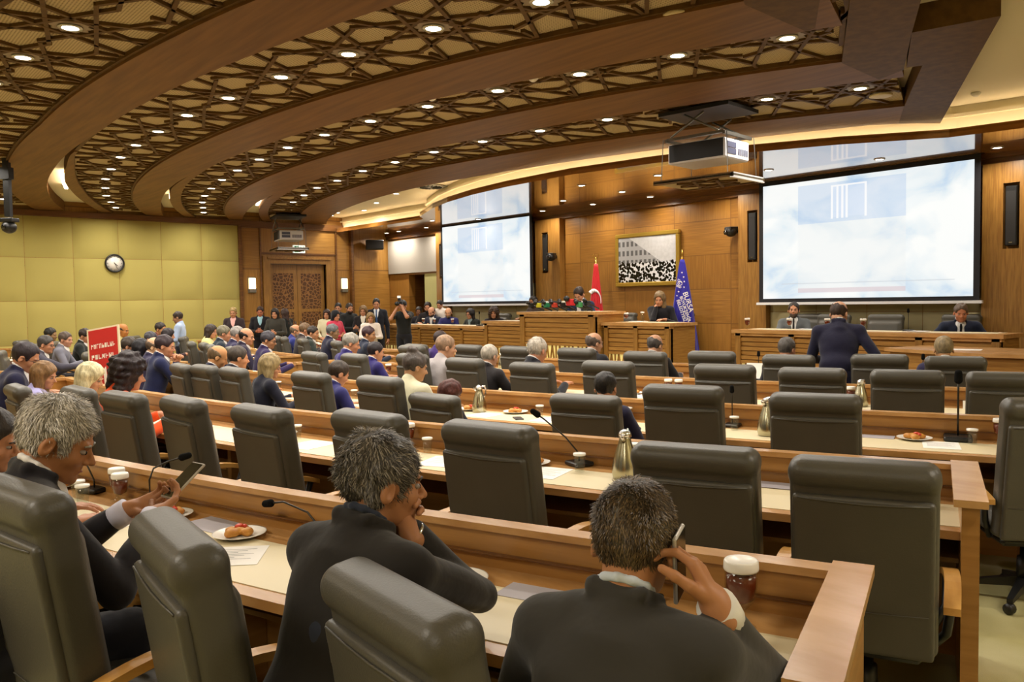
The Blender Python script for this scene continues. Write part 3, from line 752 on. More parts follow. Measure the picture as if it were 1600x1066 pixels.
# ------------------------------------------------------------------ people
def V3(*a): return np.array(a, float)
def nrm(v): return v / (np.linalg.norm(v) + 1e-9)
def elbow(S, W, hint, lu=.29, lf=.265):
    d = W - S; L = np.linalg.norm(d); L2 = min(L, (lu + lf) * .995)
    a = (lu * lu - lf * lf + L2 * L2) / (2 * L2); h = math.sqrt(max(0, lu * lu - a * a)); u = nrm(d)
    n = hint - u * (hint @ u); return S + u * a + nrm(n) * h
def hand(s, w, f, pn, tside, curl=25, k=.006, sc=1.0, thumb=1.0):
    """wrist w, direction f, palm normal pn, thumb on the tside (+1/-1) of lat"""
    f = nrm(f); pn = nrm(pn - f * (pn @ f)); lat = np.cross(f, pn) * tside
    s.cap(w - f * .03, w + f * .02, .024 * sc, .026 * sc, k=.02)
    for i, (o, L) in enumerate(((.030, .93), (.010, 1.0), (-.010, .95), (-.028, .78))):
        base = w + f * (.086 - .006 * abs(i - 1)) * sc + lat * o * sc
        s.cap(w + f * .02 + lat * o * .6 * sc, base, .0135 * sc, .0115 * sc, k=.012)
        d = f + lat * (o * 1.5); ang = 0; p = base; rr = .0092 * sc
        for j, seg in enumerate((.043, .027, .021)):
            ang += R(curl * (1.0 if j else .8)); dd = nrm(d) * math.cos(ang) + pn * math.sin(ang)
            q = p + dd * seg * L * sc; s.cap(p, q, rr, rr * .92, k=.004); p = q; rr *= .93
    b = w + f * .02 * sc + lat * .02 * sc + pn * .008; p = b
    for j, (seg, out, pl) in enumerate(((.042, .85, .35), (.034, .45, .45), (.027, .25, .55))):
        dd = nrm(f * .8 + lat * out * thumb + pn * pl); q = p + dd * seg * sc; s.cap(p, q, (.0145, .0115, .0098)[j] * sc, (.0115, .0100, .0085)[j] * sc, k=.006); p = q
def head_sdf(s, H, M, bald=False, ears=True, fat=1.0):
    def P(x, y, z): return H + M @ V3(x, y, z)
    s.ell(P(0, -.012, .03), (.076, .097, .090), M=M)
    s.ell(P(0, .028, -.035), (.060 * fat, .066, .084), k=.02, M=M)
    s.ell(P(0, .040, -.085), (.043 * fat, .044, .033), k=.02, M=M)
    s.ell(P(0, .076, -.099), (.019, .016, .015), k=.012, M=M)
    s.cap(P(-.034, .082, .014), P(.034, .082, .014), .010, k=.012)
    for sx in (-1, 1): s.ell(P(sx * .036, .058, -.034), (.024, .026, .024), k=.015, M=M)
    for sx in (-1, 1): s.ell(P(sx * .031, .098, -.006), (.018, .014, .011), k=.010, op='s', M=M)
    s.cap(P(0, .088, .004), P(0, .112, -.034), .006, .0105, k=.008)
    for sx in (-1, 1): s.ell(P(sx * .011, .098, -.039), (.009, .010, .008), k=.005, M=M)
    s.cap(P(-.018, .086, -.062), P(.018, .086, -.062), .0065, k=.005); s.cap(P(-.015, .084, -.074), P(.015, .084, -.074), .007, k=.005)
    if ears:
        for sx in (-1, 1):
            E = M @ rotm(0, 12, sx * -10)
            s.ell(P(sx * .080, -.008, -.012), (.011, .019, .032), k=.006, M=E)
            s.ell(P(sx * .090, -.002, -.010), (.009, .010, .018), k=.004, op='s', M=E)
SKINM = {}
def skin_m(c): return mat('skin_' + c, c, .52, .35)
def cloth_m(c, ro=.85): return mat('cloth_' + c, c, ro, .2, sheen=.15, bump=.55, bscale=11)
def hair_m(c): 
    return mat('hair_' + c, c, .5, .35, var=.30, vscale=45, stretch=(1, 1, .35), bump=.35, bscale=120)
GLS = {}
def person(label, x, y, face, h=1.31, z0=0, pose='desk', lean=14, hyaw=0, hpitch=8, hroll=0, jacket='1d1f2b', shirt='d9d6d2', skin='b98363', hair='231a15', style='short',
           legs='1c1c22', tie=None, glasses=False, beard=None, front=False, fat=1.0, res=.0125, seated=True, group=None, wr=None, cat='person', open_v=None, strands=0, hres=None, rfac=1.0, twist=0, hands=True, cuff=None, el=None, tee=False):
    """one figure; local frame: x to its right hand, y the way it faces"""
    base = 1.315 if seated else 1.76
    sc = (h - z0) / base
    t = thing('person', label, cat, (x, y, z0), R(face), group, sc)
    if seated: t['seat'] = 1
    P = V3(0, -.04, .55) if seated else V3(0, 0, .97)
    TM = rotm(twist, lean); 
    def T(a, b, c): return P + TM @ V3(a, b, c)
    NB = T(0, -.01, .50)
    SH = [T(-.170 * fat, -.01, .425), T(.170 * fat, -.01, .425)]
    HM = rotm(hyaw + twist, hpitch, hroll)
    H = NB + rotm(0, lean * .6) @ V3(0, .02, .124) + HM @ V3(0, .012, .0)
    hy = H[1]; sc = (h - z0) / (H[2] + .5 * .0 + (.122 if style not in ('long', 'bob', 'curly', 'scarf') else .138)); fr_ = R(face)
    t.scale = (sc,) * 3; t.location = (x + math.sin(fr_) * hy * sc - math.cos(fr_) * H[0] * sc, y - math.cos(fr_) * hy * sc - math.sin(fr_) * H[0] * sc, z0)
    W = {'desk': [V3(-.16, .40, .80), V3(.16, .40, .80)], 'lap': [V3(-.12, .28, .66), V3(.12, .28, .66)],
         'fold': [V3(-.02, .30, .80), V3(.04, .33, .80)], 'hang': [V3(-.25, .02, .80), V3(.25, .02, .80)],
         'hold': [V3(-.07, .27, 1.12), V3(.07, .27, 1.12)], 'camera': [V3(-.07, .24, 1.58), V3(.06, .20, 1.54)],
         'lean': [V3(-.28, .30, .98), V3(.30, .34, .98)], 'chin': [V3(.03, .24, .98), V3(.07, .22, .98)], 'front': [V3(-.10, .26, 1.0), V3(.10, .26, 1.0)]}.get(pose)
    if wr is not None: W = [V3(*wr[0]), V3(*wr[1])]
    hints = [V3(-.6, -.2, -1), V3(.6, -.2, -1)]
    E = [elbow(SH[i], W[i], hints[i]) for i in (0, 1)]
    if el:
        for i in (0, 1):
            if el[i] is not None: E[i] = V3(*el[i])
    jm = cloth_m(jacket)
    # ---- garment over torso and arms
    allp = np.array([P, NB, H, *SH, *W, *E]); lo = allp.min(0) - .26; hi = allp.max(0) + .2; hi[2] = NB[2] + .12; hi[2] = max(hi[2], max(w[2] for w in W) + .08)
    s = SDF(lo, hi, res)
    s.ell(T(0, 0, .06), (.165 * fat, .125 * fat, .15), M=TM); s.ell(T(0, .005, .26), (.168 * fat, .120 * fat, .24), k=.04, M=TM)
    s.ell(T(0, .0, .36), (.18 * fat, .112, .13), k=.04, M=TM)
    s.cap(SH[0], SH[1], .056, k=.05); s.cap(T(-.05, -.015, .462), SH[0], .055, .056, k=.03); s.cap(T(.05, -.015, .462), SH[1], .055, .056, k=.03)
    s.cap(T(0, -.040, .43), T(0, -.034, .505), .082, .056, k=.03)
    for i in (0, 1):
        s.cap(SH[i], E[i] if not tee else SH[i] * .3 + E[i] * .7, .062, .052, k=.03)
        if not tee: s.cap(E[i], W[i] - nrm(W[i] - E[i]) * .02, .050, .036, k=.015)
    if open_v is not False:   # collar and lapels
        for sx in (-1, 1): s.cap(NB + TM @ V3(sx * .062, .02, .018), NB + TM @ V3(sx * .05, -.045, .03), .016, k=.01)
        s.cap(NB + TM @ V3(-.045, -.052, .022), NB + TM @ V3(.045, -.052, .022), .020, k=.015)
    if front and open_v is not False:
        s.cap(T(0, .14, .50), T(0, .178, .13), .078, .010, k=.006, op='s')
    if res < .009: s.noise(.0055, 15, 3)
    else: s.noise(.003, 14, 5)
    nm = 'jacket' if open_v is not False else 'top'
    s.build(nm, jm, t)
    # ---- shirt
    if open_v is not False:
        s = SDF(T(0, 0, .3) - V3(.2, .22, .34), T(0, 0, .3) + V3(.2, .24, .36), res * .85)
        s.ell(T(0, .004, .26), (.158 * fat, .114 * fat, .23), M=TM); s.ell(T(0, .0, .36), (.15, .10, .11), k=.04, M=TM)
        s.cap(T(0, .018, .45), T(0, .022, .18), .080, .098, k=.02)
        for a in range(10):
            q0, q1 = a * .628, (a + 1) * .628
            s.cap(NB + TM @ V3(.052 * math.sin(q0), -.012 + .050 * math.cos(q0), .036 - .014 * math.cos(q0)), NB + TM @ V3(.052 * math.sin(q1), -.012 + .050 * math.cos(q1), .036 - .014 * math.cos(q1)), .010, k=.006)
        sh = s.build('shirt', cloth_m(shirt, .8), t)
        if tie and front:
            s = SDF(T(0, .1, .28) - V3(.06, .12, .3), T(0, .1, .28) + V3(.06, .14, .3), res * .7)
            s.cap(T(0, .072, .485), T(0, .10, .455), .019, .015); s.cap(T(0, .104, .44), T(0, .136, .2), .013, .024)
            s.build('tie', cloth_m(tie, .6), t)
    if cuff:
        cm = MB()
        for i in (0, 1):
            f = nrm(W[i] - E[i]); cm.tube([W[i] - f * .05, W[i] - f * .02, W[i] + f * .004], [.040, .042, .041], 18)
        cm.build('cuff', cloth_m(cuff, .8), sh)
    # ---- body: head, neck, upper trunk, hands
    hr = hres or res * .8
    s = SDF(np.minimum(H, NB) - .13 - V3(.03, .02, .03), np.maximum(H, NB) + .16, hr)
    head_sdf(s, H, HM, fat=fat)
    s.cap(H + HM @ V3(0, -.028, -.055), NB + TM @ V3(0, -.005, -.02), .052 * fat, .050 * fat, k=.02)
    parts = [s.mesh()]
    if hands:
        for i in (0, 1):
            f = nrm(W[i] - E[i]); side = -1 if i == 0 else 1
            if pose in ('phone', 'clasp', 'text'): continue
            if pose in ('camera', 'hold'): f = nrm(f + V3(-side * .5, .3, .2)); pn = V3(-side, 0, .1); cu = 38
            elif pose in ('hang',): f = V3(0, .08, -1); pn = V3(-side, 0, 0); cu = 20
            elif pose in ('chin', 'fold', 'front'): f = nrm(f + V3(-side * .6, .2, .1)); pn = V3(-side * .7, 0, -.6); cu = 38
            else: f = nrm(f * V3(1, 1, .3)); pn = V3(0, 0, -1); cu = 14
            s = SDF(W[i] - .17, W[i] + .2, max(.005, res * .62)); s.cap(E[i] + (W[i] - E[i]) * .6, W[i], .03, .025)
            if tee:
                s2 = SDF(np.minimum(np.minimum(SH[i], E[i]), W[i]) - .08, np.maximum(np.maximum(SH[i], E[i]), W[i]) + .08, .01); s2.cap(SH[i], E[i], .045, .040); s2.cap(E[i], W[i], .040, .028); parts.append(s2.mesh())
            lat = np.cross(nrm(f), nrm(pn)); ts = -1 if (lat @ V3(-side, 0, .3)) < 0 else 1
            hand(s, W[i] + f * .01, f, pn, ts, cu); parts.append(s.mesh())
    ext = None
    if pose in ('phone', 'clasp', 'text'): ext = {'H': H, 'HM': HM, 'W': W, 'E': E, 'parts': parts, 't': t, 'T': T, 'NB': NB, 'res': res}; EXT[label] = ext; HANDS[pose](ext, skin)
    Vv, Q = join_meshes(parts)
    body = link_mesh('body', Vv, Q, skin_m(skin), t, True)
    # ---- eyes, brows, glasses
    def HP(a, b, c): return H + HM @ V3(a, b, c)
    M4 = Matrix.Translation(Vector(H)) @ Matrix(HM.tolist()).to_4x4()
    if front or abs(hyaw) > 15 or res < .009:
        for sx in (-1, 1):
            e = MB(); e.ball((sx * .031, .0785, -.006), (.0135, .0125, .0078), 10, M4); e.cur = 1; e.ball((sx * .031, .0885, -.006), (.0062, .004, .0062), 8, M4)
            e.build('eye', [mat('eye_white', '93857b', .3), mat('iris', '1d120c', .2)], t)
            MB().tube([HP(sx * .014, .092, .010), HP(sx * .031, .093, .017), HP(sx * .048, .082, .013)], [.003, .0042, .0025], 6).build('eyebrow', hair_m(hair if style != 'bald' else '3a2d24'), t)
        MB().tube([HP(-.019, .089, -.068), HP(0, .0945, -.0675), HP(.019, .089, -.068)], [.002, .0035, .002], 6).build('lips', mat('lips', '8f4a3e', .5), t)
    if glasses:
        g = MB()
        for sx in (-1, 1):
            ring = [HP(sx * .032 + .023 * math.cos(q), .104 - .004 * abs(math.cos(q)), -.006 + .017 * math.sin(q)) for q in np.linspace(0, 2 * math.pi, 15)]
            g.tube(ring, .0021, 5); g.tube([HP(sx * .055, .098, -.002), HP(sx * .078, .05, 0), HP(sx * .082, -.01, .0)], .002, 5)
        g.tube([HP(-.009, .104, -.003), HP(.009, .104, -.003)], .002, 5); g.build('glasses', M_BLACK, t)
    if beard:
        s = SDF(H - .14, H + .14, hr * .9)
        s.ell(HP(0, .028, -.066), (.061 * fat, .066, .058), M=HM); s.ell(HP(0, .048, -.094), (.044, .046, .032), k=.02, M=HM)
        s.ell(HP(0, .065, .015), (.07, .07, .062), k=.01, op='s', M=HM); s.ell(HP(0, .11, -.066), (.021, .022, .008), k=.004, op='s', M=HM)
        s.build('beard', hair_m(beard), t)
    # ---- hair
    if style != 'none':
        g = .01 if style not in ('short', 'bald') else .006
        big = dict(long=(.096, .115, .108), curly=(.118, .128, .128), bob=(.10, .118, .110), bun=(.085, .104, .099), scarf=(.100, .118, .108)).get(style, (.0835, .105, .099))
        s = SDF(H - V3(.2, .22, .42 if style in ('long',) else .24), H + V3(.2, .2, .24), hr)
        s.ell(HP(0, -.016, .032), big, M=HM)
        if style in ('long', 'bob', 'curly', 'scarf'):
            dz = dict(long=-.30, bob=-.13, curly=-.12, scarf=-.12)[style]; w_ = .05 if style != 'curly' else .065
            for sx in (-1, 1): s.cap(HP(sx * .055, -.02, .0), HP(sx * .055, -.03, 0) + V3(sx * .02, -.02, dz), w_, w_ * .8, k=.03)
            s.cap(HP(0, -.07, .0), HP(0, -.075, 0) + V3(0, -.03, dz), .06, .05, k=.03)
        if style == 'bun': s.ell(HP(0, -.055, .125), (.045, .045, .038), k=.01, M=HM)
        if style in ('short', 'bald', 'bun'):
            s.ell(HP(0, .03, -.115), (.13, .12, .085), k=.006, op='s', M=HM)
            for sx in (-1, 1): s.ell(HP(sx * .085, .004, -.030), (.03, .030, .040), k=.006, op='s', M=HM)
        fy = .115 if style != 'scarf' else .13
        s.ell(HP(0, fy, -.035), (.070 if style in ('long', 'bob', 'curly', 'scarf') else .095, .088, .105), k=.008, op='s', M=HM)
        if style == 'bald': s.ell(HP(0, .026, .118), (.105, .140, .122), k=.004, op='s', M=HM)
        if style == 'curly': s.noise(.010, 60, 2)
        elif style == 'scarf': s.noise(.003, 25, 2)
        else: s.noise(.0035 * rfac, 70, 2, .4)
        hv, hq = s.mesh()
        if len(hv):
            ho = link_mesh('hair' if style != 'scarf' else 'headscarf', hv, hq, hair_m(hair) if style != 'scarf' else cloth_m(hair), t, True)
            if strands: add_strands(ho, hv, hq, H, HM, strands, hair, t, style)
    # ---- legs and shoes
    s = SDF((-.3, -.25, -.02), (.3, .62, .75) if seated else (.3, .2, 1.12), max(.02, res * 1.5)) if seated else SDF((-.26, -.2, -.02), (.26, .22, 1.12), max(.018, res * 1.4))
    lm = cloth_m(legs)
    for sx in (-1, 1):
        if seated:
            s.cap((sx * .09, -.02, .53), (sx * .12, .38, .53), .088, .068, k=.03); s.cap((sx * .12, .38, .51), (sx * .12, .36, .09), .062, .05, k=.02)
        else:
            s.cap((sx * .09, 0, .92), (sx * .095, .01, .5), .092, .068, k=.03); s.cap((sx * .095, .01, .5), (sx * .1, -.01, .09), .066, .052, k=.02)
    s.ell(tuple(P + V3(0, 0, -.0)), (.16, .12, .12), k=.03); s.build('trousers', lm, t)
    for sx in (-1, 1):
        yy = .36 if seated else -.01
        MB().ball((sx * .11, yy + .06, .045), (.045, .13, .045), 10).build('shoe', mat('shoe_leather', '1a1512', .35), t)
    return t
def add_strands(ho, V, Q, H, HM, n, col, t, style):
    """fine locks combed over the hair cap"""
    g = np.random.RandomState(4); c = V[Q[:, 0]]; nn = np.cross(V[Q[:, 1]] - V[Q[:, 0]], V[Q[:, 3]] - V[Q[:, 0]]); nn /= np.linalg.norm(nn, axis=1)[:, None] + 1e-9
    out = nn * ((nn * (c - H)).sum(1) > 0)[:, None] + nn * -1 * ((nn * (c - H)).sum(1) <= 0)[:, None]
    L = .011 if n < 0 else .019; n = abs(n)
    pick = g.randint(0, len(c), n); p = c[pick] + g.normal(0, .002, (n, 3)); nr = out[pick]
    crown = H + HM @ V3(0, -.05, .12)
    d = p - crown; d -= nr * (d * nr).sum(1)[:, None]; d /= np.linalg.norm(d, axis=1)[:, None] + 1e-6
    d += np.stack([np.sin(c[pick][:, 2] * 90 + c[pick][:, 0] * 60), np.cos(c[pick][:, 0] * 80), np.sin(c[pick][:, 1] * 70)], 1) * .35 + g.normal(0, .22, (n, 3)); d /= np.linalg.norm(d, axis=1)[:, None]
    side = np.cross(d, nr); side /= np.linalg.norm(side, axis=1)[:, None] + 1e-9
    w = .0008 * g.uniform(.6, 1.5, n)[:, None]; Ls = L * g.uniform(.6, 1.3, n)[:, None]; lift = g.uniform(.03, .28, n)[:, None]
    P0 = p - nr * .002; P1 = p + d * Ls * .5 + nr * lift * Ls * .6; P2 = p + d * Ls + nr * lift * Ls * .35
    VV = np.stack([P0 - side * w, P0 + side * w, P1 - side * w, P1 + side * w, P2 - side * w * .3, P2 + side * w * .3], 1).reshape(-1, 3)
    b = np.arange(n)[:, None] * 6; FF = np.concatenate([b + [0, 1, 3, 2], b + [2, 3, 5, 4]])
    cols = {'grey': ('5b554c', '8f877a', '3d3832'), 'white': ('b5ada0', '8b8478', 'd6cfc4'), 'brown': ('54442f', '6e5a3d', '3a2e1f')}[GREYS.get(col, 'grey')]
    ms = [mat('strand_' + x, x, .42, .4) for x in cols]
    mi = g.randint(0, 3, n); o = link_mesh('hair_strands', VV, FF, ms, t, False, mi=np.concatenate([mi, mi]).astype(np.int32)); o['kind'] = 'stuff'
GREYS = {}
EXT = {}
def held(name, label, cat, build, t, M4):
    """a thing held in a hand: stays top level, placed in the holder's frame"""
    o = thing(name, label, cat); o.matrix_world = t.matrix_basis @ M4; build(o); return o
def smartphone(o):
    MB().box((-.036, -.075, -.0045), (.036, .075, .0045), bev=.003).build('case', mat('phone_case', 'b9b4ae', .3, metal=.4), o)
    MB().box((-.0325, -.070, .0045), (.0325, .070, .0052)).build('screen', mat('phone_screen', '0a0d10', .12, .6), o)
def hands_phone(x, skin):
    W, E, s0 = x['W'], x['E'], x['parts']
    # left hand on the desk
    s = SDF(W[0] - .17, W[0] + .2, .006); f = nrm(W[0] - E[0]); s.cap(E[0] + (W[0] - E[0]) * .6, W[0], .03, .026); hand(s, W[0], nrm(f * V3(1, 1, .2)), V3(0, 0, -1), 1, 15); s0.append(s.mesh())
    # right hand holds a phone to the ear
    w = W[1]; ear = x['H'] + x['HM'] @ V3(.098, .002, -.02)
    f = nrm(ear + V3(0, .0, .05) - w); s = SDF(w - .17, w + .2, .0042); s.cap(E[1] + (w - E[1]) * .6, w, .033, .027)
    hand(s, w, f, nrm(x['H'] - ear), 1, 36, sc=1.05); s0.append(s.mesh())
def hands_clasp(x, skin):
    W, E = x['W'], x['E']
    for i in (0, 1):
        sd = -1 if i == 0 else 1; f = nrm(V3(-sd * .75, .22, .62)); s = SDF(W[i] - .17, W[i] + .2, .0042); s.cap(E[i] + (W[i] - E[i]) * .6, W[i], .033, .026)
        hand(s, W[i], f, V3(-sd * .3, -.75, -.2), 1 if i == 0 else -1, 34, sc=1.02); x['parts'].append(s.mesh())
def hands_text(x, skin):
    W, E = x['W'], x['E']
    for i in (0, 1):
        sd = -1 if i == 0 else 1; f = nrm(V3(-sd * .45, .8, .25)); s = SDF(W[i] - .17, W[i] + .2, .0045); s.cap(E[i] + (W[i] - E[i]) * .55, W[i], .033, .026)
        hand(s, W[i], f, V3(-sd * .6, .1, .7), 1 if i == 0 else -1, 30, sc=1.0); x['parts'].append(s.mesh())
HANDS = {'phone': hands_phone, 'clasp': hands_clasp, 'text': hands_text}
# ------------------------------------------------------------------ things on the desks
ZD = .753
def mk_plate():
    t = thing('pastry_plate', '', 'plate')
    MB().lathe([(.001, .002), (.055, .002), (.08, .008), (.105, .016), (.108, .019), (.103, .018), (.08, .011), (.055, .006), (.001, .006)], 28).build('plate', M_WHITE, t)
    s = SDF((-.09, -.09, 0), (.09, .09, .07), .004)
    for x, y, r in ((-.035, .01, .026), (.005, -.035, .024), (.035, .02, .026), (-.01, .035, .022), (.0, .0, .024)): s.ell((x, y, .022), (r * 1.2, r, .018), k=.003)
    s.noise(.0015, 90, 1); s.build('pastry', mat('golden_pastry', 'c98f3c', .55, col2='b06f26', vscale=30), t)
    f = MB(); f.ball((.012, .012, .040), (.022, .015, .010), 10); f.ball((.03, .0, .036), (.012, .012, .009), 8); f.build('fruit', mat('red_fruit', 'c5432f', .35), t)
    return t
def mk_plate2():
    t = thing('pastry_plate', '', 'plate')
    MB().lathe([(.001, .002), (.055, .002), (.08, .008), (.105, .016), (.108, .019), (.103, .018), (.08, .011), (.055, .006), (.001, .006)], 28).build('plate', M_WHITE, t)
    for x, y in ((.02, .02), (.05, -.012), (.01, -.03)): MB().ball((x, y, .022), (.026, .023, .018), 12).build('biscuit', mat('brown_biscuit', 'b98038', .6, col2='9c6426', vscale=30), t)
    return t
def mk_tea():
    t = thing('tea_glass', '', 'glass')
    MB().lathe([(.032, 0), (.034, .004), (.010, .010), (.007, .03), (.012, .045), (.030, .065), (.037, .10), (.037, .145), (.0345, .145), (.0345, .10), (.028, .068), (.001, .052)], 20, caps=False).build('glass', M_GLASS, t)
    MB().lathe([(.001, .054), (.027, .068), (.0338, .10), (.0338, .125), (.001, .125)], 18).build('tea', M_TEA, t)
    MB().lathe([(.039, .136), (.040, .140), (.039, .156), (.036, .160), (.030, .158), (.001, .157)], 20).build('lid', M_WHITE, t)
    return t
def mk_water():
    t = thing('water_glass', '', 'glass')
    MB().lathe([(.024, 0), (.026, .004), (.027, .03), (.032, .09), (.0305, .09), (.0255, .03), (.023, .008), (.001, .008)], 18, caps=False).build('glass', M_GLASS, t)
    MB().lathe([(.033, .086), (.034, .089), (.033, .098), (.001, .099)], 18).build('lid', M_WHITE, t)
    return t
def mk_carafe():
    t = thing('steel_carafe', '', 'carafe')
    MB().lathe([(.052, 0), (.058, .004), (.063, .03), (.060, .07), (.048, .12), (.033, .165), (.027, .19), (.027, .20), (.001, .20)], 24).build('body', mat('brushed_steel', 'b9b49a', .24, metal=1), t)
    MB().lathe([(.030, .198), (.031, .215), (.022, .226), (.010, .232), (.001, .233)], 18).build('lid', mat('polished_steel', 'dcdcdc', .15, metal=1), t)
    MB().tube([(.024, 0, .215), (.055, 0, .222), (.068, 0, .195), (.064, 0, .15), (.050, 0, .115)], [.007, .008, .009, .008, .006], 8).build('handle', MATS['polished_steel'], t)
    MB().tube([(-.022, 0, .18), (-.045, 0, .20), (-.052, 0, .212)], [.012, .009, .007], 8).build('spout', MATS['polished_steel'], t)
    return t
def mk_mic(kind=0):
    t = thing('gooseneck_microphone', '', 'microphone')
    MB().box((-.055, -.06, 0), (.055, .06, .022), bev=.006).build('base', M_BLACK, t)
    P = {0: [(0, 0, .02), (0, 0, .14), (.01, .02, .19), (.06, .05, .215), (.13, .08, .235)], 1: [(0, 0, .02), (-.01, 0, .05), (-.10, .03, .11), (-.24, .06, .135), (-.32, .07, .12)],
         2: [(0, 0, .02), (0, .0, .10), (0, .0, .2), (0, -.005, .27)], 3: [(0, 0, .02), (0, 0, .06), (-.07, .02, .15), (-.18, .05, .25), (-.22, .06, .28)]}[kind]
    MB().tube(P, .0042, 8).build('gooseneck', mat('dark_metal', '3a3833', .35, metal=.7), t)
    a, b = Vector(P[-1]), Vector(P[-2]); d = (a - b).normalized()
    s = SDF(np.array(a) - .05, np.array(a) + .05, .003); s.cap(np.array(a - d * .008), np.array(a + d * .022), .017, .015); s.build('foam_windscreen', mat('foam', '111111', .95, .1), t)
    return t
def paper(a, r, w, d, rot, label, m=None, g=None, z=ZD):
    p = pol(a, r, z + .0008); o = MB().box((-w / 2, -d / 2, 0), (w / 2, d / 2, .0012)).build('paper_sheet', m or M_PAPER); o.location = p; o.rotation_euler = (0, 0, R(a + rot))
    if m is None:
        ln = MB()
        for k in range(7): ln.box((-w * .38, d * .32 - k * d * .085, .0013), (w * (.38 - .1 * ((k * 7) % 3)), d * .32 - k * d * .085 + d * .018, .0016))
        ln.build('printed_lines', mat('faint_print', 'a9a6a6', .8), o)
    return tag(o, label, 'paper', g)
M_BOOK = mat('grey_booklet', 'aaa5ac', .5, .3, var=.08)
def it(kind, a, r, label, rot=0, g=None, sc=None, z=ZD):
    mk = {'plate': mk_plate, 'plate2': mk_plate2, 'tea': mk_tea, 'water': mk_water, 'carafe': mk_carafe, 'mic0': lambda: mk_mic(0), 'mic1': lambda: mk_mic(1), 'mic2': lambda: mk_mic(2), 'mic3': lambda: mk_mic(3)}[kind]
    return place(kind, mk, pol(a, r, z), R(a + rot), label, g, sc)
# rearmost desk
it('plate', 15.7, 25.76, 'pastry plate with red fruit on the rearmost desk, beside the bent microphone', 40)
it('plate', 16.9, 25.80, 'pastry plate on the rearmost desk, between the booklet and the clasped-hands man', 100)
it('plate2', 19.35, 25.82, 'half-empty plate with two brown biscuits on the rearmost desk between two men', 0)
it('plate', 13.3, 25.72, 'pastry plate on the rearmost desk behind the grey-haired man\'s shoulder', 0)
paper(17.25, 26.02, .32, .24, 38, 'white printed sheet lying askew on the cream inlay of the rearmost desk')
paper(15.4, 25.93, .21, .29, 25, 'white sheet under the hands of the man holding a phone')
paper(16.35, 25.74, .27, .16, -3, 'grey booklet on the rearmost desk between two pastry plates', M_BOOK)
paper(20.0, 25.80, .24, .13, 0, 'grey booklet on the rearmost desk beside the biscuit plate', M_BOOK)
paper(19.55, 25.98, .2, .25, 12, 'white sheet below the biscuit plate on the rearmost desk')
it('mic0', 15.25, 25.72, 'black bent gooseneck microphone on the rearmost desk beside the phone-holding man', 25)
it('mic1', 17.75, 25.70, 'black microphone drooping flat along the rail of the rearmost desk', 10)
it('mic2', 18.6, 25.70, 'upright black microphone on the rearmost desk by the clasped hands', 0)
it('mic3', 13.9, 25.66, 'black microphone rising in front of the grey-haired man\'s mouth', 20)
it('mic2', 20.75, 25.70, 'black microphone on the rearmost desk hidden behind the phoning man\'s hand', 0, sc=.8)
it('tea', 14.55, 25.70, 'lidded tea glass on the rearmost desk, further of a pair by the phone-holding man')
it('tea', 14.85, 25.76, 'lidded tea glass on the rearmost desk, nearer of a pair by the phone-holding man')
it('tea', 21.45, 25.78, 'large lidded tea glass at the end panel of the rearmost desk', sc=1.25)
it('water', 21.4, 25.98, 'small water glass with white lid below the tea glass at the desk end', sc=1.1)
it('water', 14.15, 25.80, 'lidded water glass on the rearmost desk, first of two by the man\'s forearm')
it('water', 14.42, 25.84, 'lidded water glass on the rearmost desk, second of two by the man\'s forearm')
it('tea', 12.8, 25.8, 'lidded tea glass on the rearmost desk between the two men at its far end')
# fourth desk
it('plate', 9.5, 23.98, 'pastry plate on the fourth desk between its fifth and sixth chairs from the end'.replace('fifth and sixth', 'sixth and fifth'), 30)
it('plate', 12.35, 23.95, 'pastry plate on the fourth desk beside a water glass and open notes', 60)
it('plate', 17.55, 23.95, 'pastry plate on the fourth desk next to a black microphone base', 20)
it('water', 18.35, 24.0, 'water glass with white cap on the fourth desk beside the steel carafe', sc=1.05)
it('carafe', 19.05, 24.05, 'steel carafe on the fourth desk, above the phoning man\'s head', 100, sc=1.12)
it('tea', 19.0, 23.88, 'lidded tea glass behind the steel carafe on the fourth desk')
it('tea', 19.75, 23.85, 'lidded tea glass showing over the chair beside the fourth desk\'s carafe')
it('tea', 15.15, 23.86, 'lidded tea glass on the fourth desk, right of a pair over a chair back'.replace('right of a pair', 'nearer of a pair'))
it('tea', 14.8, 23.84, 'lidded tea glass on the fourth desk, further of a pair over a chair back')
it('water', 15.7, 23.95, 'water glass on the fourth desk below the pair of tea glasses')
it('water', 12.9, 24.0, 'water glass beside a pastry plate on the fourth desk')
it('tea', 22.0, 23.86, 'white-lidded tea glass behind the end chair of the fourth desk')
it('water', 22.45, 24.0, 'water glass at the end panel of the fourth desk')
it('mic3', 18.15, 23.84, 'black gooseneck microphone curving over the fourth desk', 60, sc=1.1)
paper(18.0, 24.12, .21, .29, 5, 'white sheet on the fourth desk in front of the carafe')
paper(16.35, 24.13, .25, .3, 12, 'white sheet on the fourth desk behind the curly-haired man')
paper(13.6, 24.13, .25, .3, 5, 'white notes on the fourth desk beside the water glass')
paper(20.8, 23.88, .26, .14, 0, 'grey booklet on the fourth desk between the two end chairs', M_BOOK)
paper(10.1, 24.12, .25, .28, 0, 'white sheet on the fourth desk near the aisle end')
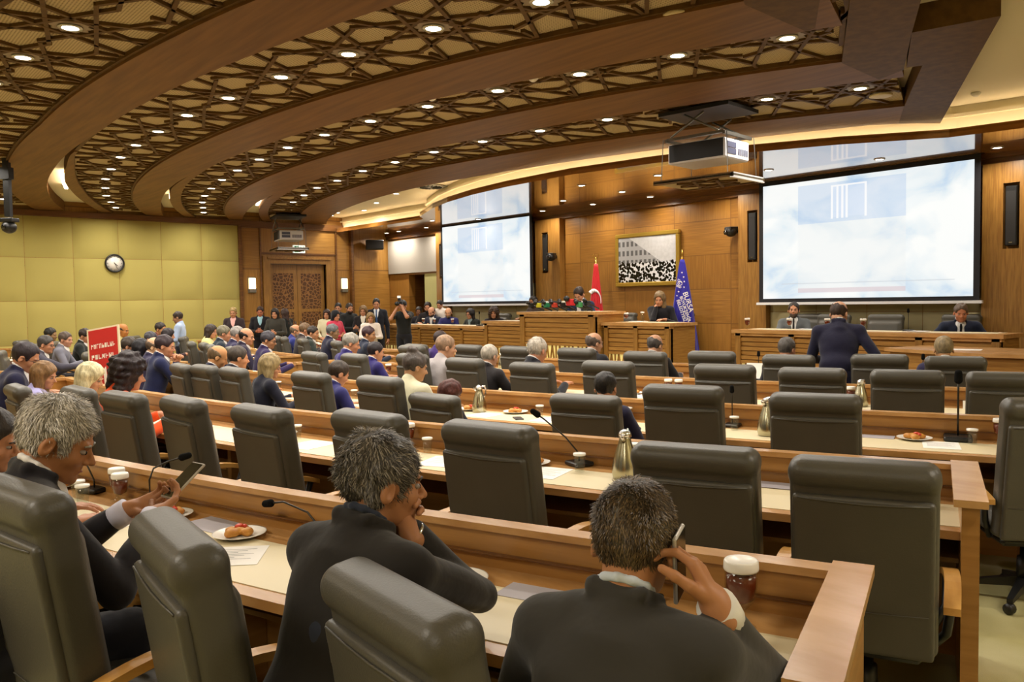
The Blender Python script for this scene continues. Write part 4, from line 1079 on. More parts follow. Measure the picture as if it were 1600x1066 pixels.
# third desk
it('carafe', 13.5, 22.25, 'steel carafe on the third desk beside the auburn-haired woman', 70)
it('plate', 13.1, 22.2, 'pastry plate beside the auburn-haired woman on the third desk', 0)
it('plate', 14.3, 22.15, 'full pastry plate on the third desk beside a lidded water glass', 80)
it('water', 15.1, 22.25, 'lidded water glass next to the full pastry plate on the third desk')
it('water', 9.2, 22.2, 'lidded glass over the chairs of the third desk beside the blonde woman')
it('water', 16.6, 22.05, 'white-lidded glass over a chair of the third desk, beside its twin')
it('water', 16.9, 22.05, 'white-lidded glass over a chair of the third desk, beside the boyish dark head')
it('plate', 18.0, 22.1, 'pastry plate on the third desk behind the dark-haired young man', 0)
it('carafe', 19.9, 22.35, 'steel carafe on the third desk between two grey chairs', 60, sc=1.15)
it('water', 19.2, 22.2, 'water glass left of the third desk\'s steel carafe'.replace('left of', 'beside'))
it('plate', 22.2, 22.15, 'pastry plate alone on the third desk near its end')
it('water', 23.05, 22.2, 'empty water glass on the third desk beyond the lone plate')
it('tea', 23.45, 22.12, 'tea glass at the end of the third desk by the askew chair')
it('mic2', 22.85, 22.08, 'tall black microphone at the end of the third desk', 0, sc=1.5)
it('mic2', 19.05, 22.05, 'black microphone behind the water glass of the third desk')
paper(22.6, 22.32, .21, .27, 3, 'white sheet below the lone pastry plate on the third desk')
paper(13.9, 22.38, .22, .24, 0, 'white sheet on the third desk by the steel carafe of the auburn-haired woman')
paper(15.6, 22.36, .3, .24, 0, 'white sheet on the third desk beside the full pastry plate')
paper(21.55, 22.12, .26, .14, 0, 'grey booklet on the third desk between its plate and chair', M_BOOK)
m_ = MB().box((-.035, -.07, 0), (.035, .07, .009), bev=.003).build('smartphone', M_BLACK); m_.location = pol(14.85, 22.42, ZD); m_.rotation_euler = (0, 0, R(60)); tag(m_, 'black smartphone lying on the third desk below the water glass', 'smartphone')
# second and front desks
it('carafe', 20.9, 20.5, 'small steel carafe on the second desk beyond a dark chair back', 70)
it('tea', 20.65, 20.42, 'lidded tea glass beside the small steel carafe on the second desk')
it('tea', 15.9, 20.36, 'lidded tea glass over the second desk\'s rail, first of a pair')
it('tea', 16.2, 20.36, 'lidded tea glass over the second desk\'s rail, second of a pair')
it('plate', 14.9, 20.42, 'pastry plate on the second desk beside the white sheet')
it('plate', 7.2, 20.42, 'pastry plate on the second desk near the woman with a hair bun')
paper(15.3, 20.55, .21, .27, 0, 'white sheet on the second desk by the pastry plate')
paper(19.3, 20.5, .3, .2, 0, 'white sheet on the second desk between two chairs')
it('tea', 17.4, 18.62, 'lidded tea glass on the front desk beside the steel-grey man')
it('water', 17.6, 18.75, 'water glass on the front desk below the tea glass')
for a, s in ((9.9, 'behind the white-haired man'), (12.9, 'between two chairs'), (16.9, 'before the veneer stage front'), (22.1, 'by the grey-blond man')):
    it('mic2', a, 18.55, 'thin black microphone on the front desk, %s' % s, 20, sc=1.1)
for a in (20.9, 22.5, 23.2):
    o = MB().box((-.05, -.003, 0), (.05, .003, .07)).build('name_card', M_PAPER); o.location = pol(a, 18.6 if a < 22 else 20.4, ZD); o.rotation_euler = (R(-12), 0, R(a))
    tag(o, {20.9: 'white card standing on the front desk beside the chair of the standing man', 22.5: 'white card on the second desk, first of two between dark chairs', 23.2: 'white card on the second desk, second of two between dark chairs'}[a], 'card')
for a, r in ((17.0, 18.6),):
    o = MB().box((-.16, -.003, 0), (.16, .003, .2)).build('name_card', M_PAPER); o.location = pol(a, r, ZD); o.rotation_euler = (R(-8), 0, R(a)); tag(o, 'broad white board standing on the front desk beside a thin microphone', 'card')
# crowded desk ends on the far side of the aisle
g = random.Random(3); CNT = {}
def nth(k):
    CNT[k] = CNT.get(k, -1) + 1; return ORDW[CNT[k]]
for row, rr in (('B', 24.0), ('C', 22.2), ('D', 20.4), ('E', 18.65)):
    for k in range(11):
        a = -4.2 - k * 1.35 - g.random() * .5
        if pol(a, rr).x < XL + 1.5: continue
        kind = g.choice(['tea', 'tea', 'water', 'plate', 'tea', 'carafe'])
        nm = {'tea': 'lidded tea glass', 'water': 'lidded water glass', 'plate': 'pastry plate', 'carafe': 'steel carafe'}[kind]
        it(kind, a, rr + g.uniform(-.06, .1), '%s beyond the aisle on the %s desk, %s from the aisle' % (nm, ROWN[row], nth((nm, row))), g.uniform(0, 360), '%s beyond the aisle, %s desk' % ({'tea': 'tea glasses', 'water': 'water glasses', 'plate': 'pastry plates', 'carafe': 'carafes'}[kind], ROWN[row]))
for row, rr in (('C', 22.15), ('D', 20.35), ('E', 18.6)):
    for k in range(4):
        a = 1.6 + k * 1.25 + g.random() * .4; kind = g.choice(['tea', 'water', 'tea', 'carafe'])
        nm = {'tea': 'lidded tea glass', 'water': 'lidded water glass', 'carafe': 'steel carafe'}[kind]
        it(kind, a, rr, '%s at the near aisle end of the %s desk, %s of its kind' % (nm, ROWN[row], nth((nm, row, 1))), 0, '%s at the aisle end, %s desk' % ({'tea': 'tea glasses', 'water': 'water glasses', 'carafe': 'carafes'}[kind], ROWN[row]))
# red placard leaning in the aisle
t = thing('red_placard', 'tall red placard with white lettering leaning in the centre aisle', 'placard', (-10.5, 2.66, 0), R(38))
mt = Matrix.Rotation(R(-10), 4, 'X') @ Matrix.Rotation(R(-9), 4, 'Y')
MB().box((-.215, -.012, 0), (.215, .012, 1.5), mt).build('frame', mat('placard_edge', 'd8c9a8', .5), t)
MB().box((-.195, -.0135, .02), (.195, -.012, 1.48), mt).build('red_sheet', mat('placard_red', 'b3201a', .5), t)
w = MB(); g2 = random.Random(5)
for z, n in ((1.25, 9), (1.12, 7)):
    for k in range(n):
        x = -.165 + k * .33 / n; ww = .33 / n * .72
        w.box((x, -.0150, z), (x + ww * .25, -.0138, z + .055), mt); w.box((x, -.0150, z + g2.choice((0, .024, .047))), (x + ww, -.0138, z + .055 * .15 + g2.choice((.006, .024, .047))), mt)
        if k % 2: w.box((x + ww * .75, -.015, z), (x + ww, -.0138, z + .055), mt)
w.prism([(-.02, .98), (.02, 1.02), (.03, .86), (.07, .80), (.06, .70), (.01, .66), (-.02, .60), (-.04, .70), (-.01, .80)], -.0150, -.0138, mt @ Matrix.Rotation(R(90), 4, 'X') @ Matrix.Scale(-1, 4, (0, 0, 1)))
w.build('lettering', mat('placard_white', 'e8dfd0', .6), t)
MB().box((-.03, -.0152, .05), (.02, -.0138, .62), mt @ Matrix.Rotation(R(4), 4, 'Y')).box((.04, -.0152, .05), (.085, -.0138, .60), mt @ Matrix.Rotation(R(-4), 4, 'Y')).build('drawing', mat('placard_gold', 'c9a35a', .5), t)
print('items', time.time() - T0)

# ------------------------------------------------------------------ stage
struct('floor_dais', MB().box((-18.3, 10.95, 0), (-3.0, YF, .3)), MATS['carpet'])
struct('floor_riser', MB().box((-13.95, 11.25, .3), (-8.6, YF, .5)), MATS['carpet'])
M_LATB = mat('backlit_panel', 'dfc97a', .6, .2, emit=.5, ecol='f0dc8c')
def rostrum(name, label, x0, x1, yf, yb, top, bays, pil=.09, side=True):
    t = thing(name, label, 'desk', (0, 0, 0))
    MB().box((x0, yf + .05, 0), (x1, yf + .1, top - .05)).box((x1 - .05, yf + .05, 0), (x1, yb, top - .05)).box((x0, yf + .05, 0), (x0 + .05, yb, top - .05)).build('body', M_WOODH, t)
    MB().box((x0 - .05, yf - .03, top - .05), (x1 + .05, yb, top)).box((x0 - .02, yf, top - .09), (x1 + .02, yf + .1, top - .05)).build('top', M_DESKT, t)
    MB().box((x0 + .1, yf + .2, top), (x1 - .1, yb - .08, top + .003)).build('writing_surface', M_INLAY, t)
    W_ = (x1 - x0 - pil) / bays; z0 = .62 * top
    gr = MB(); lat = MB(); bk = MB(); mo = MB()
    for i in range(bays + 1): gr.box((x0 + i * W_, yf, 0), (x0 + i * W_ + pil, yf + .06, top - .05))
    gr.build('pilaster', M_WOODV, t)
    for i in range(bays):
        a, b = x0 + i * W_ + pil, x0 + (i + 1) * W_
        for k in range(5):
            z = z0 + (top - .12 - z0) * k / 5; mo.box((a, yf + .02 + .012 * (k % 2), z + .012), (b, yf + .06, z + (top - .12 - z0) / 5))
        bk.box((a, yf + .04, .1), (b, yf + .055, z0 - .04)); n = max(1, round((b - a) / .34)); c = (b - a) / n
        mo.box((a, yf + .01, z0 - .05), (b, yf + .06, z0)); mo.box((a, yf + .01, .04), (b, yf + .06, .1))
        for j in range(n):
            m = a + (j + .5) * c; h0, h1 = .1, z0 - .05
            for dx, dx2 in ((0, 0), (-.10, -.03), (.10, .03), (-.10, -.17), (.10, .17)):
                lat.prism([(m + dx * c / .34 - .011, h1), (m + dx * c / .34 + .011, h1), (m + dx2 * c / .34 + .011, (h0 + h1) / 2), (m + dx2 * c / .34 - .011, (h0 + h1) / 2)], 0, .02, Matrix.Translation((0, yf + .035, 0)) @ Matrix.Rotation(R(90), 4, 'X'))
                lat.prism([(m + dx2 * c / .34 - .011, (h0 + h1) / 2), (m + dx2 * c / .34 + .011, (h0 + h1) / 2), (m + dx * c / .34 + .011, h0), (m + dx * c / .34 - .011, h0)], 0, .02, Matrix.Translation((0, yf + .035, 0)) @ Matrix.Rotation(R(90), 4, 'X'))
    mo.build('moulding', M_WOODH, t); bk.build('backlit_panel', M_LATB, t); lat.build('lattice', M_WOODV, t)
    return t
rostrum('stage_desk', 'long veneered stage desk below the far screen, with backlit lattice', -17.65, -13.5, 10.72, 11.35, 1.18, 5)
rostrum('stage_desk', 'raised veneered desk between the far stage desk and the speaker\'s rostrum', -13.48, -12.14, 10.66, 11.35, 1.30, 1)
rostrum('speaker_rostrum', 'tall central veneered rostrum covered with microphones', -12.08, -10.12, 10.42, 11.2, 1.49, 1, .13)
rostrum('stage_desk', 'veneered secretary desk beside the central rostrum, before the blue flag', -10.06, -8.62, 10.62, 11.3, 1.30, 2)
rostrum('stage_desk', 'long veneered stage desk below the near screen', -7.5, -3.8, 10.82, 11.45, 1.21, 4)
t = thing('side_lectern', 'low plain veneered counter at the end of the near stage desk', 'counter')
MB().prism([(-4.75, 10.05), (-3.55, 9.6), (-2.4, 9.75), (-2.4, 10.6), (-4.6, 10.7)], 0, 1.02).build('body', M_WOODH, t); MB().prism([(-4.8, 10.0), (-3.55, 9.55), (-2.35, 9.7), (-2.35, 10.65), (-4.65, 10.75)], 1.02, 1.06).build('top', M_DESKT, t)
o = MB().box((-.16, -.11, 0), (.16, .11, .004)).build('paper_sheet', M_PAPER); o.location = (-3.9, 10.1, 1.061); o.rotation_euler = (0, 0, R(15)); tag(o, 'white sheet on the low counter beside the stage', 'paper')
# chairs behind the stage desks (turned to the room)
for x, y, l in ((-5.72, 11.75, 'empty grey chair behind the near stage desk, beside the navy-suited man'), (-6.55, 11.8, 'grey chair behind the standing man at the near stage desk'), (-7.1, 12.0, 'grey chair of the bearded man in the grey suit'), (-4.75, 11.95, 'grey chair behind the navy-suited man at the microphone'), (-9.72, 12.03, 'grey chair behind the black-clad woman at the secretary desk'), (-10.85, 11.75, 'tall grey chair behind the speaker at the rostrum'), (-14.75, 11.9, 'grey chair between the two women at the far stage desk')):
    place('chair', mk_chair, (x, y, .5 if -13.9 < x < -8.7 else .3), R(180 + (8 if x > -8 else -5)), l, 'chairs behind the stage desks', (.92, .95, .80 if -12 < x < -8.7 else .95))
for x, y, l in ((-7.42, 11.02, 'tea glass at the far corner of the near stage desk'), (-6.75, 11.1, 'tea glass before the bearded man in the grey suit'), (-6.15, 11.1, 'tea glass beside the standing man on the near stage desk'), (-5.62, 11.1, 'tea glass before the empty chair of the near stage desk')):
    place('tea', mk_tea, (x, y, 1.215), 0, l, None, 1.05)
place('tea', mk_tea, (-9.83, 10.95, 1.305), 0, 'tea glass on the secretary desk beside the rostrum', None, 1.0)
place('water', mk_water, (-9.42, 10.9, 1.305), 0, 'white-lidded bottle-like glass on the secretary desk', None, (1, 1, 1.8))
for i, x in enumerate((-15.05, -15.75, -16.2, -16.9)): place('tea', mk_tea, (x, 11.0, 1.185), 0, 'tea glass among papers on the far stage desk, %s from the rostrum' % ORDW[i], 'tea glasses on the far stage desk', .9)
for x, y, l in ((-16.5, 11.0, 'white papers before the bald man at the far stage desk'), (-15.6, 11.0, 'white papers before the bearded man in blue'), (-6.5, 11.15, 'white papers before the grey-suited bearded man'), (-4.9, 11.12, 'white papers before the navy-suited man at the stage desk'), (-9.6, 11.0, 'white sheet under the hand of the black-clad woman')):
    o = MB().box((-.14, -.1, 0), (.14, .1, .004)).build('paper_sheet', M_PAPER); o.location = (x, y, (1.19 if x < -13 else 1.22 if x > -8 else 1.31)); tag(o, l, 'paper')
for x, y, z, l in ((-6.05, 11.2, 1.215, 'thin microphone on the near stage desk beside the standing man'), (-5.05, 11.2, 1.215, 'thin microphone before the navy-suited man'), (-14.0, 10.95, 1.185, 'thin microphone on the raised desk by the curly-haired woman')):
    place('mic2', lambda: mk_mic(2), (x, y, z), 0, l, None, 1.0)
# the cluster of broadcasters' microphones
cols = ['1b1b1b', '22252b', 'c9c32a', 'd9d9d2', '1f7a52', '232323', 'c4402c', 'd8d4c0', '1c1c1c', '2a3f86', 'c8262b', '1e1e1e', '3b8f55', '202020']
nm_ = {'1b1b1b': 'black', '22252b': 'charcoal', 'c9c32a': 'yellow', 'd9d9d2': 'white', '1f7a52': 'green', '232323': 'black', 'c4402c': 'orange-red', 'd8d4c0': 'cream', '1c1c1c': 'black', '2a3f86': 'blue', 'c8262b': 'red', '1e1e1e': 'black', '3b8f55': 'green', '202020': 'black'}
def mk_hmic(c):
    t = thing('broadcast_microphone', '', 'microphone')
    MB().tube([(0, .16, 0.012), (0, .05, .06), (0, -.02, .095)], [.011, .012, .014], 8).build('handle', M_BLACK, t)
    MB().box((-.034, -.045, .055), (.034, .012, .115), bev=.004).build('cube_flag', mat('mic_' + c, c, .5), t)
    MB().ball((0, -.062, .118), (.026, .03, .026), 10).build('foam_ball', M_BLACK, t)
    return t
for k, c in enumerate(cols):
    t_ = mk_hmic(c); t_.location = (-11.83 + k * .108, 10.53 + .09 * (k % 2), 1.49 + .03 * (k % 2)); t_.rotation_euler = (0, 0, R(-18 + 12 * math.sin(k * 2.1)))
    tag(t_, '%s broadcaster\'s microphone in the cluster on the central rostrum%s' % (nm_[c], {0: ', first at the far end', 5: ', before the orange-red one', 8: ', after the cream one', 11: ', after the large red one', 13: ', last at the speaker\'s side', 3: ', beside the yellow one', 7: ', beside the orange-red one', 10: ', last but few before the speaker', 4: ', beside the white one', 12: ', beside the red one'}.get(k, '')), None, 'microphones on the central rostrum' if nm_[c] == 'black' else None)
    t_.scale = (2.0,) * 3 if c == 'c8262b' else (1.45,) * 3

# ------------------------------------------------------------------ screens, picture, flags
def screen_mat():
    m = bpy.data.materials.new('projected_image'); m.use_nodes = True; nt, N, L, b = nodes_of(m)
    tc = N.new('ShaderNodeTexCoord'); mp = N.new('ShaderNodeMapping'); mp.inputs['Scale'].default_value = (1, 1, 1.6); L.new(tc.outputs['Object'], mp.inputs[0])
    n = N.new('ShaderNodeTexNoise'); n.inputs['Scale'].default_value = 1.1; n.inputs['Detail'].default_value = 5; n.inputs['Distortion'].default_value = .6; L.new(mp.outputs[0], n.inputs[0])
    r = N.new('ShaderNodeValToRGB'); e = r.color_ramp.elements; e[0].position = .30; e[0].color = srgb('bcd6ee'); e[1].position = .56; e[1].color = srgb('fbfdfb'); x = e.new(.44); x.color = srgb('e9f2f6')
    L.new(n.outputs[0], r.inputs[0])
    sp = N.new('ShaderNodeSeparateXYZ'); L.new(tc.outputs['Object'], sp.inputs[0]); X, Z = sp.outputs['X'], sp.outputs['Z']
    def rect(x0, x1, z0, z1):
        a = math_node(nt, 'MULTIPLY', math_node(nt, 'GREATER_THAN', X, x0), math_node(nt, 'LESS_THAN', X, x1)); c = math_node(nt, 'MULTIPLY', math_node(nt, 'GREATER_THAN', Z, z0), math_node(nt, 'LESS_THAN', Z, z1)); return math_node(nt, 'MULTIPLY', a, c)
    col = r.outputs[0]
    def over(col, mask, c, f):
        mx = N.new('ShaderNodeMix'); mx.data_type = 'RGBA'; L.new(math_node(nt, 'MULTIPLY', mask, f), mx.inputs[0]); L.new(col, mx.inputs[6]); mx.inputs[7].default_value = srgb(c); return mx.outputs[2]
    col = over(col, rect(-1.0, .72, .25, .86), 'a9c6ea', .42)
    col = over(col, rect(-1.0, .72, -.82, .25), 'eef2f2', .5)
    col = over(col, rect(-.42, .12, .32, .80), 'dfeafa', .55)
    for q in (-.44, -.35, -.27, -.20, .10): col = over(col, rect(q, q + .035, .30, .80), 'ffffff', .9)
    col = over(col, rect(-.44, .135, .79, .815), 'ffffff', .9)
    col = over(col, rect(-1.0, .72, -.84, -.77), 'd9c2c8', .6); col = over(col, rect(-1.3, 1.4, -.70, -.685), 'cdd3d8', .6)
    b.inputs['Base Color'].default_value = (.02, .02, .02, 1); b.inputs['Roughness'].default_value = .9; L.new(col, b.inputs['Emission Color']); b.inputs['Emission Strength'].default_value = 1.12
    return m
M_SCR = screen_mat(); M_SCRB = mat('screen_border', '17161c', .7)
def mk_screen():
    t = thing('projection_screen', '', 'screen')
    MB().box((-1.64, -.012, -.93), (1.64, -.008, .93)).build('projected_picture', M_SCR, t)
    MB().box((-1.72, -.006, -1.0), (1.72, .0, 1.02)).build('screen_fabric', M_SCRB, t)
    MB().box((-1.76, -.03, -1.03), (1.76, .02, -.99)).build('bottom_bar', mat('white_metal', 'dddde0', .4), t)
    MB().box((-1.76, -.06, 1.0), (1.76, .04, 1.03)).build('casing', MATS['white_metal'], t)
    return t
place('screen', mk_screen, (-15.42, YF - .28, 2.63), 0, 'bright projection screen above the far stage desk')
place('screen', mk_screen, (-6.27, YF - .28, 2.60), 0, 'bright projection screen above the near stage desk')
o = MB().box((-20.0, YF - .06, 2.5), (-17.62, YF - .02, 3.4)).build('rolled_down_screen', mat('grey_white_fabric', 'a39d94', .8)); tag(o, 'blank off-white screen panel above the dark doorway in the corner', 'screen')
# framed photograph of a crowd in a street
t = thing('framed_photograph', 'gold-framed black-and-white photograph of a street crowd above the rostrum', 'picture', (-10.64, YF - .06, 2.47))
fr = MB()
for lo, hi in (((-.80, -.02, -.52), (.80, .05, -.44)), ((-.80, -.02, .44), (.80, .05, .52)), ((-.80, -.02, -.44), (-.72, .05, .44)), ((.72, -.02, -.44), (.80, .05, .44))): fr.box(lo, hi, bev=.012)
fr.build('gilt_frame', mat('gilt', 'b0903a', .3, .6, metal=.6), t)
m = bpy.data.materials.new('street_crowd_print'); m.use_nodes = True; nt, N, L, b = nodes_of(m)
tc = N.new('ShaderNodeTexCoord'); v = N.new('ShaderNodeTexVoronoi'); v.inputs['Scale'].default_value = 19; L.new(tc.outputs['Object'], v.inputs[0])
n = N.new('ShaderNodeTexNoise'); n.inputs['Scale'].default_value = 14; n.inputs['Detail'].default_value = 6; L.new(tc.outputs['Object'], n.inputs[0])
sp = N.new('ShaderNodeSeparateXYZ'); L.new(tc.outputs['Object'], sp.inputs[0])
low = math_node(nt, 'LESS_THAN', math_node(nt, 'ADD', sp.outputs['Z'], math_node(nt, 'MULTIPLY', n.outputs[0], .25)), .07)
crowd = math_node(nt, 'MULTIPLY', math_node(nt, 'GREATER_THAN', math_node(nt, 'ADD', v.outputs[0], math_node(nt, 'MULTIPLY', n.outputs[0], .9)), 1.04), .6)
bl = math_node(nt, 'LESS_THAN', math_node(nt, 'ADD', sp.outputs['Z'], math_node(nt, 'MULTIPLY', sp.outputs['X'], .62)), .16)
win = math_node(nt, 'MULTIPLY', math_node(nt, 'GREATER_THAN', math_node(nt, 'FRACT', math_node(nt, 'MULTIPLY', sp.outputs['X'], 9.0)), .45), math_node(nt, 'GREATER_THAN', math_node(nt, 'FRACT', math_node(nt, 'MULTIPLY', sp.outputs['Z'], 5.5)), .45))
house = math_node(nt, 'SUBTRACT', .30, math_node(nt, 'MULTIPLY', win, .2)); sky = math_node(nt, 'ADD', .36, math_node(nt, 'MULTIPLY', n.outputs[0], .2))
def mixf(f, a, c):
    x = N.new('ShaderNodeMix'); x.data_type = 'FLOAT'
    for i, q in ((0, f), (2, a), (3, c)):
        if isinstance(q, (int, float)): x.inputs[i].default_value = q
        else: L.new(q, x.inputs[i])
    return x.outputs[0]
val = mixf(low, mixf(bl, sky, house), crowd); cb = N.new('ShaderNodeCombineColor'); L.new(val, cb.inputs[0]); L.new(val, cb.inputs[1]); L.new(math_node(nt, 'MULTIPLY', val, 1.02), cb.inputs[2]); L.new(cb.outputs[0], b.inputs['Base Color']); b.inputs['Roughness'].default_value = .25
MB().box((-.725, .0, -.445), (.725, .01, .445)).build('print', m, t)
def flag(name, label, x, y, col, h, w0, shade, lean=0):
    t = thing(name, label, 'flag', (x, y, .3), R(40))
    MB().lathe([(.16, 0), (.16, .03), (.03, .05), (.02, .08)], 20).build('base', mat('brass', 'b08d3f', .3, metal=1), t)
    MB().tube([(0, 0, .05), (0, 0, h + .08)], .014, 10).build('pole', MATS['brass'], t)
    if 'red' in name:
        pts = [(.055 * math.sin(q), 0, h + .16 - .055 * math.cos(q)) for q in np.linspace(-2.3, 2.3, 15)]
        MB().tube(pts, .006, 6).ball((0, 0, h + .17), .012, 8).tube([(0, 0, h + .06), (0, 0, h + .12)], .012).build('crescent_finial', MATS['brass'], t)
    else: MB().lathe([(.01, h + .06), (.022, h + .09), (.016, h + .12), (.002, h + .19)], 12).build('finial', MATS['brass'], t)
    V = []; nu, nz = 61, 30
    for k in range(nz):
        fz = k / (nz - 1); z = h * (1 - fz) + .18 * fz; ww = .035 + (w0 - .035) * fz ** .85
        for i in range(nu):
            u = i / (nu - 1) * 2 - 1; V.append((u * ww + lean * fz, -.03 - .10 * fz * (1 - u * u) - .028 * fz * math.cos(u * 15 + fz * 1.5), z + .03 * fz * math.cos(u * 7)))
    F = [(k * nu + i, (k + 1) * nu + i, (k + 1) * nu + i + 1, k * nu + i + 1) for k in range(nz - 1) for i in range(nu - 1)]
    fl = link_mesh('flag_cloth', V, np.array(F), mat(name + '_cloth', col, .6, .3, sheen=.3), t, True)
    sol = fl.modifiers.new('thickness', 'SOLIDIFY'); sol.thickness = .004
    return t, fl
t, fl = flag('red_flag', 'red flag with white crescent on a pole behind the speaker', -11.64, YF - .42, 'c81e26', 2.12, .22, 0)
def drape(x, z, h, w0, lean=0, eps=.008):
    fz = (h - z) / (h - .18); ww = .035 + (w0 - .035) * max(0, fz) ** .85; u = max(-1, min(1, (x - lean * fz) / ww))
    return -.03 - .10 * fz * (1 - u * u) - .028 * fz * math.cos(u * 15 + fz * 1.5) - eps
V = []; F = []; n = 24
for i in range(n + 1):
    q = -1.2 + 2.6 * i / n; 
    for rr, ox in ((.19, 0), (.135, .03)):
        x, z = -.05 + ox + rr * math.cos(q + .9) * .8, 1.38 + rr * math.sin(q + .9) * 1.25; V.append((x, drape(x, z, 2.12, .22) - .006, z))
F = [(2 * i, 2 * i + 1, 2 * i + 3, 2 * i + 2) for i in range(n)]
e = link_mesh('white_crescent', V, F, mat('flag_white', 'ece6e2', .6), fl, True); sm = e.modifiers.new('thickness', 'SOLIDIFY'); sm.thickness = .004; sm.offset = 0
t, fl = flag('blue_flag', 'violet-blue municipal flag with white lettering beside the picture', -9.47, YF - .45, '2a2398', 2.1, .31, 0, .02)
M_FW = mat('flag_white', 'ece6e2', .6)
def ftext(s, x, z, size, rot, m, par, y=-.30, bold=.0, name='lettering', ry=0):
    c = bpy.data.curves.new(name, 'FONT'); c.body = s; c.size = size; c.extrude = .002; c.offset = bold; c.align_x = 'LEFT'; c.materials.append(m)
    tmp = bpy.data.objects.new(name, c); COL.objects.link(tmp); bpy.context.view_layer.update()
    me = bpy.data.meshes.new_from_object(tmp.evaluated_get(bpy.context.evaluated_depsgraph_get())); bpy.data.objects.remove(tmp)
    o = bpy.data.objects.new(name, me); COL.objects.link(o); o.parent = par; o.location = (x, y, z); o.rotation_euler = (R(90), R(rot), ry); return o
for s_, x, z, sz in (('BURSA', .0, 1.50, .125), ('BÜYÜKŞEHİR', -.055, 1.43, .078), ('BELEDİYESİ', -.11, 1.37, .078)):
    ftext(s_, x, z, sz, 72, M_FW, fl, -.185, .001)
for x, z in ((-.01, 1.86), (.02, 1.78), (.03, 1.70), (.025, 1.60), (-.07, 1.52), (-.10, 1.45)):
    MB().prism([(.018 * math.cos(k * math.pi / 5 + 1.57) * (1 if k % 2 == 0 else .42), .018 * math.sin(k * math.pi / 5 + 1.57) * (1 if k % 2 == 0 else .42)) for k in range(10)], 0, .003, Matrix.Translation((x, -.15 - .03 * (1.7 - z), z)) @ Matrix.Rotation(R(90), 4, 'X')).build('star', M_FW, fl)
em = MB(); mt = Matrix.Translation((-.045, -.16, 1.67)) @ Matrix.Scale(.7, 4) @ Matrix.Rotation(R(25), 4, 'Y') @ Matrix.Rotation(R(90), 4, 'X')
em.tube([mt @ Vector((.055 * math.cos(q), .055 * math.sin(q), 0)) for q in np.linspace(0, 6.28, 18)], .006, 6).tube([mt @ Vector((.028 * math.cos(q), .01 + .028 * math.sin(q), 0)) for q in np.linspace(0, 5, 12)], .005, 6)
em.box((-.075, -.085, -.003), (.075, -.07, .003), mt).box((-.06, -.11, -.003), (.06, -.097, .003), mt).tube([mt @ Vector(q) for q in ((-.07, .02, 0), (-.09, .08, 0), (-.03, .075, 0))], .005, 6); em.build('emblem', M_FW, fl)

# ------------------------------------------------------------------ wall fittings
def mk_slim():
    t = thing('slim_loudspeaker', '', 'loudspeaker')
    MB().box((-.075, -.05, -.40), (.075, .04, .40), bev=.012).build('cabinet', M_BLACK, t); MB().box((-.06, -.054, -.37), (.06, -.05, .33)).build('grille', mat('speaker_grille', '232120', .8), t)
    MB().box((-.02, -.056, -.365), (.02, -.054, -.35)).build('badge', M_CHROME, t); return t
for x, l in ((-13.45, 'slim black loudspeaker in the pilaster between far screen and red flag'), (-8.22, 'slim black loudspeaker in the pilaster beside the near screen'), (-4.22, 'slim black loudspeaker in the pilaster past the near screen'), (-17.33, 'slim dark loudspeaker in the pilaster between blank panel and far screen')):
    place('slim', mk_slim, (x, YF - .1, 2.74), 0, l, None)
def mk_ptz():
    t = thing('dome_camera', '', 'camera')
    MB().box((-.06, -.02, -.03), (.06, .1, .03), bev=.008).build('bracket', M_BLACK, t); s = SDF((-.12, -.16, -.12), (.12, .1, .12), .006); s.ell((0, -.04, -.01), (.085, .085, .075)); s.box((0, -.03, .03), (.075, .07, .03), .01); s.build('housing', M_BLACK, t)
    MB().tube([(0, -.10, -.02), (0, -.145, -.03)], [.035, .03], 14).build('lens', mat('camera_glass', '08080c', .05, .8), t); return t
place('ptz', mk_ptz, (-8.62, YF - .12, 2.86), R(-20), 'black dome camera on the wall beside the near screen\'s pilaster', None, 1.2)
place('ptz', mk_ptz, (-13.1, YF - .26, 2.64), R(20), 'black dome camera on the pilaster near the far screen', None, 1.2)
o = thing('corner_loudspeaker', 'black loudspeaker hung high in the corner beside the door bay', 'loudspeaker', (-19.72, 11.85, 3.28), R(60))
MB().box((-.24, -.14, -.13), (.24, .14, .13), bev=.02).build('cabinet', M_BLACK, o); MB().box((-.21, -.145, -.1), (.21, -.14, .1)).build('grille', MATS['speaker_grille'], o); MB().box((-.03, .1, -.05), (.03, .3, .05)).build('bracket', M_BLACK, o)
t = thing('wall_clock', 'round black-rimmed wall clock on the green padded wall', 'clock', (XL + .06, 5.3, 2.68), R(90)); mt = Matrix.Rotation(R(90), 4, 'X')
MB().lathe([(.17, 0), (.20, .0), (.21, .02), (.20, .045), (.178, .045), (.172, .02)], 32, mt, caps=False).build('rim', M_BLACK, t); MB().lathe([(.001, .005), (.175, .005), (.175, .012), (.001, .012)], 32, mt).build('dial', M_WHITE, t)
w = MB()
for k in range(12): w.box((-.004, .135, .013), (.004, .16, .015), mt @ Matrix.Rotation(R(30 * k), 4, 'Z'))
w.build('hour_marks', M_BLACK, t)
MB().box((-.006, -.02, .016), (.006, .09, .019), mt @ Matrix.Rotation(R(-132), 4, 'Z')).build('hour_hand', M_BLACK, t); MB().box((-.004, -.02, .019), (.004, .13, .022), mt @ Matrix.Rotation(R(-155), 4, 'Z')).build('minute_hand', M_BLACK, t)
